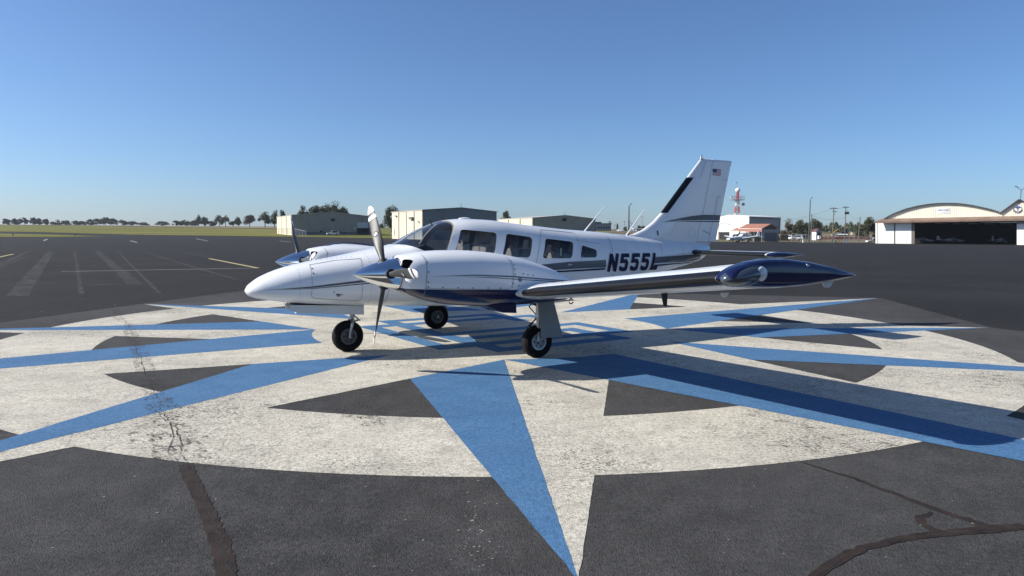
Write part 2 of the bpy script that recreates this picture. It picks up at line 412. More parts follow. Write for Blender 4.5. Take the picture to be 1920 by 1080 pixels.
# apron markings at the left
YEL = mat('marking_yellow', (.40, .325, .15), rough=.8, var=.25, vscale=3); WHT = mat('marking_white', (.36, .36, .35), rough=.8, var=.35, vscale=2.5)
def faded(name, color, amount):
    m = bpy.data.materials.new(name); m.use_nodes = True; nt = m.node_tree; N = nt.nodes.new; L = nt.links.new; b = nt.nodes['Principled BSDF']
    tc = N('ShaderNodeTexCoord'); n = N('ShaderNodeTexNoise'); n.inputs['Scale'].default_value = 1.6; n.inputs['Detail'].default_value = 8; n.inputs['Roughness'].default_value = .75
    L(tc.outputs['Object'], n.inputs['Vector']); r = N('ShaderNodeMapRange'); r.inputs[1].default_value = .42; r.inputs[2].default_value = .72; r.inputs[4].default_value = amount
    L(n.outputs[0], r.inputs[0]); L(r.outputs[0], b.inputs['Alpha']); b.inputs['Base Color'].default_value = (*color, 1); b.inputs['Roughness'].default_value = .9
    return m
GHOST = faded('ghost_marking', (.13, .13, .128), .55); GHOST2 = faded('ghost_marking_faint', (.12, .12, .12), .35)
def line(a, b, w, m, z=.006, label=None, name='apron_line'):
    p, q = gnd(*a), gnd(*b); d = (q - p).normalized(); s = Vector((-d.y, d.x, 0)) * w / 2
    n = max(2, int((q - p).length / 6)); V = []; F = []
    for i in range(n + 1):
        c = p.lerp(q, i / n)
        for t in (c + s, c - s): V.append((t.x, t.y, terrain(t.x, t.y) + z))
    for i in range(n): F.append((2 * i, 2 * i + 1, 2 * i + 3, 2 * i + 2))
    return tag(mesh_obj(name, V, F, m), label, kind='structure')
line((115, 509.3), (486, 502.6), .15, WHT, label='long thin white apron line left of the nose')
line((392, 485), (484, 503), .22, YEL, .010, label='yellow tie-down line left of the nose')
line((-30, 488.5), (25, 476.5), .2, YEL, .008, label='yellow tie-down line at the left frame edge')
for a, b in (((82, 451.8), (89, 449.2)), ((244, 452), (257, 454.8)), ((368, 449.2), (390, 452.6)), ((524, 452.6), (545, 454.6))):
    line(a, b, .32, WHT, .012, label='short white dash on the far apron', name='apron_dash')
for a, b, w in (((96, 471), (32, 556), .5), ((140, 471), (153, 552), .13), ((183, 471), (258, 533), .32), ((178, 471), (243, 533), .14), ((262, 470.5), (445, 525), .24), ((220, 471), (300, 551), .12), ((55, 471), (-20, 505), .3)):
    line(a, b, w, GHOST, .008, label='scraped-off old marking on the apron', name='ghost_line')
for a, b, w in (((-50, 462), (620, 461), .3), ((-50, 475.5), (255, 475.2), .3), ((430, 473.6), (620, 473), .3), ((80, 449.5), (190, 449.3), .3), ((135, 454.5), (300, 454.5), .3), ((335, 470), (470, 500), .35), ((410, 470), (500, 485), .35), ((470, 455.5), (620, 455.6), .35), ((-30, 515), (50, 480), .3), ((120, 535), (300, 533), .5), ((-20, 532), (120, 530), .5), ((1500, 548), (1920, 553), .12), ((1560, 532), (1920, 543), .1)):
    line(a, b, w, GHOST2, .007, label='faint worn line across the apron', name='faint_line')
# ------------------------------------------------------------------ the twin-engine airplane (local x aft from the nose wheel, y to starboard, z up)
FS=[(-1.384,.925,.905,.012,2.0),(-1.365,.965,.866,.075,2.0),(-1.30,1.025,.83,.155,2.0),(-1.2,1.092,.80,.225,2.05),(-1.0,1.180,.765,.315,2.1),(-.8,1.240,.735,.375,2.2),(-.5,1.305,.705,.435,2.3),(-.2,1.355,.685,.48,2.4),(.1,1.415,.665,.515,2.5),(.4,1.475,.65,.55,2.6),(.69,1.535,.635,.575,2.7),(.95,1.68,.62,.59,2.7),(1.2,1.80,.61,.605,2.7),(1.45,1.885,.60,.61,2.75),(1.8,1.92,.595,.615,2.8),(2.2,1.91,.595,.615,2.8),(2.6,1.87,.60,.61,2.8),(3.1,1.825,.615,.60,2.75),(3.64,1.78,.65,.575,2.7),(4.13,1.755,.70,.535,2.6),(4.65,1.72,.78,.47,2.5),(5.04,1.685,.86,.41,2.4),(5.8,1.61,1.02,.285,2.3),(6.43,1.57,1.14,.185,2.2),(6.83,1.55,1.24,.12,2.1),(7.03,1.53,1.36,.06,2.0)]
NS=[(-.03,1.405,1.03,.27,3.2),(-.01,1.425,1.012,.31,3.2),(.05,1.44,.98,.35,3.0),(.12,1.453,.945,.375,2.9),(.21,1.468,.91,.39,2.8),(.35,1.48,.875,.41,2.6),(.55,1.488,.835,.425,2.5),(.77,1.487,.812,.43,2.5),(1.06,1.47,.79,.43,2.5),(1.37,1.431,.785,.42,2.5),(1.68,1.363,.79,.40,2.4),(2.01,1.265,.80,.36,2.3),(2.27,1.15,.82,.28,2.2),(2.42,1.07,.86,.19,2.1),(2.6,.985,.90,.06,2.0)]
def interp(tab,x):
    # monotone cubic through table columns
    if x<=tab[0][0]: return tab[0][1:]
    if x>=tab[-1][0]: return tab[-1][1:]
    i=0
    while tab[i+1][0]<x: i+=1
    n=len(tab); out=[]
    for c in range(1,len(tab[0])):
        def d(j): return (tab[j+1][c]-tab[j][c])/(tab[j+1][0]-tab[j][0])
        def m(j):
            if j==0: return d(0)
            if j==n-1: return d(n-2)
            a,b=d(j-1),d(j)
            return 0 if a*b<=0 else 2*a*b/(a+b)
        h=tab[i+1][0]-tab[i][0]; t=(x-tab[i][0])/h
        y0,y1=tab[i][c],tab[i+1][c]
        out.append((2*t**3-3*t*t+1)*y0+(t**3-2*t*t+t)*h*m(i)+(-2*t**3+3*t*t)*y1+(t**3-t*t)*h*m(i+1))
    return out
ZC=.46
def halfw(tab,x,z):
    top,bot,w,n=interp(tab,x); zc=bot+ZC*(top-bot)
    h=(top-zc) if z>zc else (zc-bot)
    r=abs(z-zc)/h
    return 0.0 if r>=1 else w*(1-r**n)**(1/n)

def ring(tab, x, n=48, inset=0.0, yc=0.0):
    top, bot, w, e = interp(tab, x); zc = bot + ZC * (top - bot); out = []
    for j in range(n):
        t = 2 * pi * j / n; c, s = cos(t), sin(t)
        y = (w - inset) * math.copysign(abs(c) ** (2 / e), c); h = (top - zc) if s > 0 else (zc - bot)
        out.append((x, yc + y, zc + (h - inset) * math.copysign(abs(s) ** (2 / e), s)))
    return out
def loft(name, rings, m, parent, smooth=True, auto=50, closed=True):
    n = len(rings[0]); V = [p for r in rings for p in r]; F = []
    for i in range(len(rings) - 1):
        for j in range(n): F.append((i * n + j, (i + 1) * n + j, (i + 1) * n + (j + 1) % n, i * n + (j + 1) % n))
    if closed: F += [tuple(range(n)), tuple(range((len(rings) - 1) * n, len(rings) * n))[::-1]]
    o = mesh_obj(name, V, F, m, parent, smooth, auto); recalc(o)
    for p in o.data.polygons: p.use_smooth = smooth
    if auto: o.data.set_sharp_from_angle(angle=radians(auto))
    return o
def frange(a, b, n): return [a + (b - a) * i / n for i in range(n + 1)]

PW = mat('paint_white', (.72, .73, .74), rough=.25, coat=.4, var=.03, vscale=1.2, bump=.035, bscale=2.6)
PN = mat('paint_navy', (.007, .010, .052), rough=.18, spec=.35, coat=.25, var=.1)
PG = mat('paint_grey', (.078, .092, .118), rough=.25, coat=.5, var=.05)
PB = mat('paint_letter', (.008, .009, .040), rough=.5, spec=.2)
LG = mat('paint_light_grey', (.56, .58, .58), rough=.4, var=.08, vscale=3)
BOOT = mat('boot_rubber', (.007, .007, .008), rough=.36, spec=.28, var=.3, vscale=4)
BLK = mat('black', (.008, .008, .009), rough=.6); SEAM = mat('seam', (.20, .21, .24), rough=.6); RIV = mat('rivet', (.13, .14, .17), rough=.5)
TYRE = mat('tyre', (.006, .006, .0065), rough=.85, spec=.2, var=.3, bump=.2)
HUB = mat('wheel_metal', (.42, .42, .43), rough=.4, metal=.6, var=.2, vscale=20); STEEL = mat('steel', (.40, .41, .42), rough=.28, metal=.9, var=.15)
CHROME = mat('chrome', (.82, .83, .85), rough=.055, metal=1.0)
BLADE = mat('blade_grey', (.058, .060, .062), rough=.45, spec=.35, var=.1, vscale=6); BLADEW = mat('blade_white', (.78, .78, .77), rough=.4)
SEAT = mat('seat_leather', (.20, .17, .145), rough=.55, var=.15); CABIN = mat('cabin_trim', (.24, .215, .19), rough=.7, var=.1); DASH = mat('dash_black', (.015, .015, .016), rough=.6)
def glass(name, tint, refl=1.0):
    m = bpy.data.materials.new(name); m.use_nodes = True; nt = m.node_tree; N = nt.nodes.new; L = nt.links.new
    for q in list(nt.nodes):
        if q.type != 'OUTPUT_MATERIAL': nt.nodes.remove(q)
    t = N('ShaderNodeBsdfTransparent'); t.inputs[0].default_value = (*tint, 1); g = N('ShaderNodeBsdfGlossy'); g.inputs['Roughness'].default_value = .02
    lw = N('ShaderNodeLayerWeight'); lw.inputs[0].default_value = .5; pw = N('ShaderNodeMath'); pw.operation = 'POWER'; L(lw.outputs['Facing'], pw.inputs[0]); pw.inputs[1].default_value = 4.0; f = N('ShaderNodeMath'); f.operation = 'MULTIPLY_ADD'; L(pw.outputs[0], f.inputs[0]); f.inputs[1].default_value = .9; f.inputs[2].default_value = .05 * refl; tc = N('ShaderNodeTexCoord'); n = N('ShaderNodeTexNoise'); n.inputs['Scale'].default_value = 3
    L(tc.outputs['Object'], n.inputs['Vector']); bp = N('ShaderNodeBump'); bp.inputs['Strength'].default_value = .03; L(n.outputs[0], bp.inputs['Height']); L(bp.outputs[0], g.inputs['Normal'])
    x = N('ShaderNodeMixShader'); L(f.outputs[0], x.inputs[0]); L(t.outputs[0], x.inputs[1]); L(g.outputs[0], x.inputs[2]); L(x.outputs[0], nt.nodes['Material Output'].inputs[0]); return m
GLASS = glass('window_glass', (.70, .73, .75)); WS = glass('windscreen_glass', (.66, .71, .76), 1.6); LENS = glass('lens_glass', (.86, .88, .9))

NXW, NYW, YAW = -2.3454, 10.1047, .5258
plane = empty('twin_engine_airplane', (NXW, NYW, 0), YAW, 'white twin-engine propeller airplane with navy and grey stripes parked on the compass rose', 'airplane')

# --- fuselage with cut window openings
fx = frange(-1.384, -1.2, 6) + frange(-1.17, 7.03, 92)
fus = loft('fuselage', [ring(FS, x, 56) for x in fx], PW, plane)
def rounded(quad, r=.06, n=6):
    out = []; q = [Vector((a, b)) for a, b in quad]; k = len(q)
    for i in range(k):
        p, a, b = q[i], q[i - 1], q[(i + 1) % k]
        s, e = p + (a - p).normalized() * r, p + (b - p).normalized() * r
        for t in range(n + 1):
            u = t / n; out.append(s * (1 - u) ** 2 + p * 2 * u * (1 - u) + e * u * u)
    return out
W1 = rounded([(1.559,1.757),(2.138,1.710),(2.049,1.395),(1.393,1.40)], .055)
W2 = rounded([(2.302,1.70),(2.765,1.645),(2.672,1.330),(2.185,1.365)])
W3 = rounded([(3.009,1.629),(3.549,1.575),(3.473,1.313),(2.904,1.320)])
W4 = rounded([(3.71,1.523),(4.008,1.444),(3.993,1.323),(3.649,1.322)], .04)
def prism_y(pts, y0, y1):
    k = len(pts); mb = MB(); mb.prism([(p[0], y0, p[1]) for p in pts], [(p[0], y1, p[1]) for p in pts], k)
    return mb.build('cutter', CABIN, plane)
WSB = [(.655,1.528),(.70,1.531),(.76,1.527),(.83,1.504),(.953,1.449),(1.05,1.405)]          # windscreen lower edge
WSP = [(1.285,1.42),(1.30,1.464),(1.397,1.651),(1.456,1.746),(1.497,1.81),(1.505,1.842),(1.497,1.873)]   # its rear post
ws_poly = [Vector(p) for p in WSB + WSP] + [Vector((1.44, 2.1)), Vector((.5, 2.1))]
cav = loft('cutter', [ring(FS, x, 40, .035) for x in frange(.62, 4.35, 40)], CABIN, plane, False, None)
cutters = [cav, prism_y(ws_poly, -.9, .9)] + [prism_y(w, -.9, .9) for w in (W1, W2, W3, W4)]
bool_cut(fus, cutters)
for p in fus.data.polygons: p.use_smooth = True
fus.data.set_sharp_from_angle(angle=radians(40))

def conform(name, outline, m, parent, tab=FS, side=-1, off=-.008, rings=5, yc=0.0):
    """patch that follows the hull inside an (x, z) outline"""
    P = [Vector(p) for p in outline]; c = sum(P, Vector((0, 0))) / len(P); V = []; F = []; n = len(P)
    for k in range(rings, 0, -1):
        for p in P: q = c + (p - c) * k / rings; V.append((q.x, yc + side * (halfw(tab, q.x, q.y) + off), q.y))
    V.append((c.x, yc + side * (halfw(tab, c.x, c.y) + off), c.y))
    for k in range(rings - 1):
        for i in range(n): F.append((k * n + i, k * n + (i + 1) % n, (k + 1) * n + (i + 1) % n, (k + 1) * n + i))
    for i in range(n): F.append(((rings - 1) * n + i, (rings - 1) * n + (i + 1) % n, rings * n))
    return mesh_obj(name, V, F, m, parent, True)
for s in (-1, 1):
    for w in (W1, W2, W3, W4): conform('cabin_window', w, GLASS, plane, side=s, off=-.012)
# windscreen glass: sections of the hull above its lower edge
edge = WSB + WSP
def zlow(x):
    if x <= 1.05: return pl(WSB, x)
    return pl([(1.05, 1.405), (1.285, 1.42)] + WSP[1:-1], x)
V = []; F = []; wx = frange(.657, 1.495, 26); nn = 28
for x in wx:
    top, bot, w, e = interp(FS, x); zc = bot + ZC * (top - bot); z0 = min(zlow(x), top - .004); s0 = max(0, (z0 - zc) / (top - zc)) ** (e / 2); t0 = math.asin(min(1, s0))
    for j in range(nn + 1):
        t = t0 + (pi - 2 * t0) * j / nn; V.append((x + .002, (w - .012) * math.copysign(abs(cos(t)) ** (2 / e), cos(t)), zc + (top - zc - .012) * sin(t) ** (2 / e)))
for i in range(len(wx) - 1):
    for j in range(nn): k = nn + 1; F.append((i * k + j, i * k + j + 1, (i + 1) * k + j + 1, (i + 1) * k + j))
wsg = mesh_obj('windscreen', V, F, WS, plane, True)
# centre divider of the windscreen
mb = MB(); mb.tube([(x, 0, interp(FS, x)[0] - .012) for x in frange(.66, 1.47, 12)], .014, 6); mb.build('divider', PW, wsg, True)

# --- decals that follow the hull
def strip(name, xz_top, xz_bot, m, parent=plane, tab=FS, yc=0.0, side=-1, off=.0035, n=40, z_rows=3):
    V = []; F = []
    for i in range(n + 1):
        t = i / n; x = max(xz_top[0][0], xz_bot[0][0]) + (min(xz_top[-1][0], xz_bot[-1][0]) - max(xz_top[0][0], xz_bot[0][0])) * t
        a, b = pl(xz_top, x), pl(xz_bot, x)
        for r in range(z_rows + 1):
            z = a + (b - a) * r / z_rows; V.append((x, yc + side * (halfw(tab, x, z) + off), z))
    k = z_rows + 1
    for i in range(n):
        for r in range(z_rows): F.append((i * k + r, i * k + r + 1, (i + 1) * k + r + 1, (i + 1) * k + r))
    return mesh_obj(name, V, F, m, parent, True)
def stroke(mb, pts, w, tab=FS, yc=0.0, side=-1, off=.0055, sub=7, shear=None):
    """thin hull-following band along an (x, z) polyline with mitred corners"""
    P = [Vector(p) for p in pts]; n = len(P); L_ = []; R_ = []
    for i in range(n):
        a = (P[i] - P[i - 1]).normalized() if i else None; b = (P[i + 1] - P[i]).normalized() if i < n - 1 else None
        d = ((a or b) + (b or a)); d = d.normalized() if d.length > 1e-6 else (a or b)
        nrm = Vector((-d.y, d.x)); k = 1.0
        if a is not None and b is not None: k = 1 / max(.45, nrm.dot(Vector((-a.y, a.x))))
        L_.append(P[i] + nrm * w / 2 * k); R_.append(P[i] - nrm * w / 2 * k)
    V = []; F = []
    for i in range(n - 1):
        for k in range(sub + (1 if i == n - 2 else 0)):
            t = k / sub
            for q in (L_[i].lerp(L_[i + 1], t), R_[i].lerp(R_[i + 1], t)): V.append((q.x, yc + side * (halfw(tab, q.x, q.y) + off), q.y))
    for i in range(len(V) // 2 - 1): F.append((2 * i, 2 * i + 1, 2 * i + 3, 2 * i + 2))
    mb.add(V, F)
for s in (-1, 1):
    strip('stripe', [(2.70,1.205),(2.84,1.221),(3.451,1.261),(4.195,1.282)], [(2.70,1.12),(3.14,1.135),(3.662,1.150),(4.195,1.156)], PG, side=s, n=40); strip('stripe', [(5.40,1.308),(6.412,1.339),(6.72,1.345)], [(5.40,1.199),(6.458,1.216),(6.72,1.25)], PG, side=s, n=30)
    strip('pinstripe', [(2.70,1.112),(3.114,1.119),(4.175,1.147)], [(2.70,1.085),(3.221,1.096),(4.175,1.118)], PB, side=s, n=40); strip('pinstripe', [(5.40,1.176),(6.70,1.203)], [(5.40,1.146),(6.70,1.196)], PB, side=s, n=30)
    strip('stripe', [(-1.17,.935),(-.614,.976),(.048,1.051),(.6,1.10)], [(-1.17,.934),(-.614,.958),(.05,1.018),(.6,1.055)], PG, side=s)
    strip('pinstripe', [(-.98,.936),(-.614,.951),(.13,1.010),(.6,1.045)], [(-.98,.935),(-.614,.944),(.13,.998),(.6,1.028)], PB, side=s)
# registration letters
def letter(ch, x0, z0, h, w, sw, sl, m, name='registration_letter', off=.0065):
    mb = MB(); T = lambda u, v: (x0 + u * w + sl * v * h, z0 + v * h); e = sw / w / 2; f = sw / h / 2
    if ch == 'N': paths = [[(e, 0), (e, 1)], [(1 - e, 0), (1 - e, 1)], [(e * 1.0, 1 - f * .3), (1 - e * 1.0, f * .3)]]
    elif ch == '5': paths = [[(1, 1 - f), (e, 1 - f), (e, .57), (.70, .57), (1 - e, .47), (1 - e, .16), (.74, f), (.30, f), (e, .15), (e, .28)]]
    else: paths = [[(e, 1), (e, f), (1, f)]]
    for i, p in enumerate(paths): stroke(mb, [T(*q) for q in p], sw, off=off + .0006 * i)
    return mb.build(name, m, plane)
LZ, LH = 1.082, .300
for ch, x0 in (('N', 4.215), ('5', 4.485), ('5', 4.752), ('5', 5.018), ('L', 5.29)):
    letter(ch, x0, LZ, LH, .21 if ch == 'N' else .195, .066, .235, PB, 'registration_letter', .012)
# hull seams, baggage door, cabin door, rivets
mb = MB(); stroke(mb, [(-.584,1.258),(-.596,1.162),(-.607,.856),(-.585,.822),(-.55,.808),(.018,.762),(.05,.775),(.061,.805),(.052,1.134),(.085,1.34),(-.25,1.315),(-.584,1.258)], .005); mb.build('baggage_door_seam', SEAM, plane)
mb = MB(); stroke(mb, [(3.004,1.767),(2.912,1.637),(2.833,1.424),(2.782,1.238),(2.75,1.08)], .006); stroke(mb, [(3.004,1.767),(3.4,1.745),(3.66,1.72)], .006); mb.build('cabin_door_seam', SEAM, plane)
mb = MB(); stroke(mb, [(.41,1.10),(.42,.90),(.40,.72)], .005); mb.build('panel_seam', SEAM, plane); mb = MB(); stroke(mb, [(3.62,1.60),(4.1,1.545)], .005); mb.build('panel_seam', SEAM, plane)
def dots(name, pts, r, m, tab=FS, yc=0.0, side=-1, off=.0045, parent=plane):
    mb = MB()
    for (x, z) in pts:
        y = yc + side * (halfw(tab, x, z) + off); mb.poly([(x + r * cos(t * pi / 4), y, z + r * sin(t * pi / 4)) for t in range(8)])
    o = mb.build(name, m, parent); return tag(o, kind='stuff')
dots('seal_badge', [(-.257,.859)], .032, mat('badge', (.25, .22, .21), rough=.5, var=.4, vscale=60)); dots('rivets', [(-.32,.895),(-.21,.857),(-.57,1.21),(-.57,1.15)], .011, RIV)
mb = MB(); y = -halfw(FS, -.257, .859) - .0065; mb.box((-.285, y, .855), (-.228, y + .001, .864)); mb.build('badge_bar', BLK, plane)
mb = MB(); y = -halfw(FS, 3.42, 1.20) - .012; mb.box((3.40, y, 1.205), (3.47, y + .01, 1.225)); mb.lathe([(-.004, .0), (-.004, .016), (.004, .016), (.004, 0)], (3.40, y + .004, 1.215), 'y', 12); mb.build('door_handle', STEEL, plane)
mb = MB(); mb.lathe([(0, .05), (.02, .045), (.032, .02), (.034, 0)], (1.86, 0, 1.912), 'z', 16)
for v in mb.v: v.x = 1.86 + (v.x - 1.86) * 2.2
mb.build('roof_antenna', PW, plane, True)
for (x0, z0, x1, z1) in ((4.156, 1.745, 4.557, 2.183), (5.063, 1.68, 5.442, 2.149)):
    mb = MB(); mb.tube([(x0 - .03, 0, z0 - .01), (x0, 0, z0 + .03), (x1, 0, z1)], [.02, .014, .006], 8); mb.build('whip_antenna', PW, plane, True)
mb = MB(); mb.tube([(1.31, -.02, 1.80), (1.275, -.02, 1.89)], .008, 8); mb.build('temperature_probe', BLK, plane)
mb = MB(); mb.tube([(-.83, 0, .74), (-.83, 0, .715), (-.86, 0, .70), (-.80, 0, .695)], .012, 8); mb.build('drain_mast', STEEL, plane)

for pts in ([(4.36,1.66),(4.36,1.40)], [(5.62,1.55),(5.62,1.36)], [(4.36,1.04),(4.36,.85)], [(1.30,1.36),(1.16,1.42)], [(6.2,1.5),(6.2,1.34)], [(3.66,1.28),(3.66,1.72)]):
    mb = MB(); stroke(mb, pts, .0045, sub=14); mb.build('panel_seam', SEAM, plane)
dots('rivets', [(4.34 + .0 * k, 1.42 + .04 * k) for k in range(6)] + [(5.6, 1.38 + .035 * k) for k in range(5)] + [(2.77, 1.12 + .03 * k) for k in range(3)] + [(-.62 + .06 * k, 1.30 + .006 * k) for k in range(11)] + [(1.36 + .0 * k, 1.30 + .02 * k) for k in range(4)], .006, RIV)

rows = []
for x in [4.36 + .31 * k for k in range(8)] + [.42, .18, -.75]:
    top, bot, w, e = interp(FS, x)
    for k in range(40):
        z = bot + .06 + .034 * k
        if z < top - .03 and not (4.15 < x < 5.6 and 1.03 < z < 1.42): rows.append((x, z))
rows += [(2.2 + .04 * k, 1.235 + .0 * k) for k in range(0, 14)] + [(4.1 + .045 * k, 1.50 - .012 * k * .5) for k in range(50)]
dots('rivets', rows, .0042, RIV, off=.003)

# --- cabin interior
mb = MB(); mb.box((1.0, -.42, .725), (4.0, .42, .76)); mb.build('cabin_floor', CABIN, plane)
mb = MB(); mb.prism([(.76, -.30, 1.30), (1.10, -.46, 1.30), (1.10, -.46, 1.40), (.92, -.36, 1.43), (.80, -.26, 1.46)], [(.76, .30, 1.30), (1.10, .46, 1.30), (1.10, .46, 1.40), (.92, .36, 1.43), (.80, .26, 1.46)], 5); mb.box((1.02, -.48, .95), (1.08, .48, 1.36)); mb.build('instrument_panel', DASH, plane)
mb = MB(); mb.prism([(.86,-.22,1.44),(1.16,-.42,1.40),(1.16,-.42,1.47),(1.05,-.36,1.53),(.92,-.24,1.51)],[(.86,.22,1.44),(1.16,.42,1.40),(1.16,.42,1.47),(1.05,.36,1.55),(.92,.24,1.52)],5); mb.build('glareshield_cover', DASH, plane)
def seat(x, y, face=1, dz=0.0):
    s = MB(); s.box((x - .24, y - .22, .98 - dz), (x + .22, y + .22, 1.10 - dz)); o = s.build('cabin_seat', SEAT, plane)
    b = MB(); R = Matrix.Translation((x + .2 * face, y, 1.08 - dz)) @ Matrix.Rotation(radians(14 * face), 4, 'Y')
    b.box((-.05, -.22, 0), (.06, .22, .46), R); b.build('backrest', SEAT, o)
    h = MB(); h.box((-.04, -.13, .49), (.05, .13, .66), R); h.tube([R @ Vector((0, -.06, .44)), R @ Vector((0, -.06, .5))], .01); h.tube([R @ Vector((0, .06, .44)), R @ Vector((0, .06, .5))], .01); h.build('headrest', SEAT, o)
    g = MB(); g.box((x - .2, y - .2, .762), (x + .2, y + .2, .98 - dz)); g.build('seat_base', DASH, o)
for x, y, f in ((1.72, -.28, 1), (1.72, .28, 1), (2.62, -.28, 1), (2.62, .28, 1), (3.42, -.26, 1), (3.42, .26, 1)): seat(x, y, f, 0.0 if x < 2 else .08 if x < 3 else .16)
for y in (-.28, .28):
    mb = MB(); mb.tube([(1.06, y, 1.22), (1.22, y, 1.24)], .015, 8); mb.box((1.2, y - .16, 1.22), (1.235, y + .16, 1.26)); mb.box((1.2, y - .17, 1.22), (1.235, y - .14, 1.38)); mb.box((1.2, y + .14, 1.22), (1.235, y + .17, 1.38)); mb.build('control_yoke', DASH, plane)
mb = MB(); mb.box((3.30, -.515, 1.35), (3.32, -.50, 1.47)); mb.build('chart_paper', mat('paper', (.75, .74, .55), rough=.8), plane)

# --- nacelles
NAV = {}
def nacelle_paint():
    m = bpy.data.materials.new('nacelle_paint'); m.use_nodes = True; nt = m.node_tree; b = nt.nodes['Principled BSDF']; N = nt.nodes.new; L = nt.links.new
    tc = N('ShaderNodeTexCoord'); sp = N('ShaderNodeSeparateXYZ'); L(tc.outputs['Object'], sp.inputs[0])
    a = N('ShaderNodeMath'); a.operation = 'MULTIPLY_ADD'; L(sp.outputs[0], a.inputs[0]); a.inputs[1].default_value = .034; L(sp.outputs[2], a.inputs[2])
    c = N('ShaderNodeMath'); c.operation = 'LESS_THAN'; L(a.outputs[0], c.inputs[0]); c.inputs[1].default_value = 1.056
    mx = N('ShaderNodeMix'); mx.data_type = 'RGBA'; mx.inputs[6].default_value = (.72, .73, .74, 1); mx.inputs[7].default_value = (.007, .010, .052, 1); L(c.outputs[0], mx.inputs[0]); L(mx.outputs[2], b.inputs['Base Color'])
    b.inputs['Roughness'].default_value = .22; b.inputs['Specular IOR Level'].default_value = .35; b.inputs['Coat Weight'].default_value = .15; b.inputs['Coat Roughness'].default_value = .04; return m
NP = nacelle_paint()
EY, EZ = 2.04, 1.216
for s in (-1, 1):
    yc = s * EY
    nac = loft('engine_nacelle', [ring(NS, x, 48, 0, yc) for x in [-.03, -.02, -.01, .01, .03, .05, .08] + frange(.12, 2.6, 40)], NP, plane)
    cut = []
    for q in (-1, 1):
        mb = MB(); c = Vector((.0, yc + q * .235, 1.322)); rr_ = []
        for k, dx in enumerate((-.25, .22)):
            rr_.append([(dx, c.y + .082 * math.copysign(abs(cos(t)) ** .75, cos(t)) * (1 if k == 0 else .9), c.z + .074 * math.copysign(abs(sin(t)) ** .75, sin(t)) * (1 if k == 0 else .9) + q * 0 ) for t in [2 * pi * j / 20 for j in range(20)]])
        mb.prism(rr_[0], rr_[1], 20); cut.append(mb.build('cutter', BLK, plane))
    mb = MB(); mb.lathe([(-.3, .0), (-.3, .19), (.03, .19), (.03, 0)], (0, yc, EZ), 'x', 40); cut.append(mb.build('cutter', BLK, plane))
    bool_cut(nac, cut)
    for p in nac.data.polygons: p.use_smooth = True
    nac.data.set_sharp_from_angle(angle=radians(38))
    for sd in (-1, 1):
        strip('stripe', [(.235,1.199),(.765,1.209),(1.302,1.182),(2.154,1.099),(2.3,1.085)], [(.235,1.198),(.764,1.196),(1.30,1.164),(2.147,1.086),(2.3,1.068)], PG, nac, NS, yc, sd)
        strip('pinstripe', [(.535,1.193),(1.001,1.171),(2.007,1.092),(2.25,1.065)], [(.535,1.192),(1.001,1.164),(2.007,1.083),(2.25,1.054)], PB, nac, NS, yc, sd)
        mb = MB(); stroke(mb, [(.184,1.453),(.19,1.349),(.18,1.202),(.17,1.03),(.17,.95)], .006, NS, yc, sd); stroke(mb, [(1.289,1.404),(1.319,1.334),(1.309,1.235),(1.281,1.03)], .006, NS, yc, sd); stroke(mb, [(.17,1.058),(.69,1.038),(1.251,1.018)], .005, NS, yc, sd); mb.build('cowl_seam', SEAM, nac)
        dots('rivets', [(.20,1.36),(.205,1.25),(.20,1.135),(.2,1.075),(.37,1.068),(.56,1.061),(.75,1.052),(.95,1.045),(1.12,1.038),(1.325,1.36),(1.345,1.31),(1.34,1.26),(1.33,1.2),(1.30,1.14),(1.30,1.09),(1.45,1.20),(1.52,1.19),(1.60,1.18),(1.38,1.06)], .0095, RIV, NS, yc, sd, .0055, nac)
        dots('filler_cap', [(1.40,1.135)], .03, RIV, NS, yc, sd, .004, nac)
    # exhaust fairing and cowl flap below
    mb = MB(); mb.prism([(1.0, yc - .22, .83), (1.27, yc - .22, .715), (1.47, yc - .22, .70), (1.46, yc - .22, .83)], [(1.0, yc + .22, .83), (1.27, yc + .22, .715), (1.47, yc + .22, .70), (1.46, yc + .22, .83)], 4); mb.build('cowl_flap', PN, nac)
    # spinner and blades
    sp = MB(); prof = [(-.565 + .585 * t, .183 * (1 - (1 - t) ** 1.75) ** .86 if t > 0 else 0.0) for t in [0, .015, .04, .08, .14, .22, .3, .4, .5, .6, .7, .8, .9, .96, 1.0]] + [(.02, .0)]
    sp.lathe(prof, (0, yc, EZ), 'x', 48); spn = sp.build('spinner', CHROME, plane, True, 60)
    angs = (35, 153, 273) if s < 0 else (38, 158, 278)
    for th in angs:
        t0 = radians(th); rad = Vector((0, sin(t0), cos(t0))); tan = Vector((0, cos(t0), -sin(t0))); ax = Vector((1, 0, 0)); hub = Vector((-.165, yc, EZ))
        def sect(r, lift=0.0):
            u = (r - .15) / .815; ch = pl([(0, .066), (.12, .072), (.3, .122), (.55, .140), (.8, .128), (.93, .100), (.98, .066), (1.0, .026)], u); th_ = pl([(0, .065), (.15, .045), (.4, .022), (1, .008)], u); be = radians(pl([(0, 58), (.3, 44), (.6, 33), (1, 25)], u))
            c = tan * cos(be) + ax * sin(be) * s; nrm = tan * sin(be) * -s + ax * cos(be); out = []
            for j in range(16):
                a = 2 * pi * j / 16; out.append(hub + rad * r + c * (ch / 2 + lift) * cos(a) + nrm * (th_ / 2 + lift) * sin(a) * (1.25 if sin(a) < 0 else .75))
            return out
        rs = frange(.15, .90, 18) + [.92, .94, .953, .962, .965]
        bl = loft('propeller_blade', [sect(r) for r in rs], BLADE, plane, True, 60)
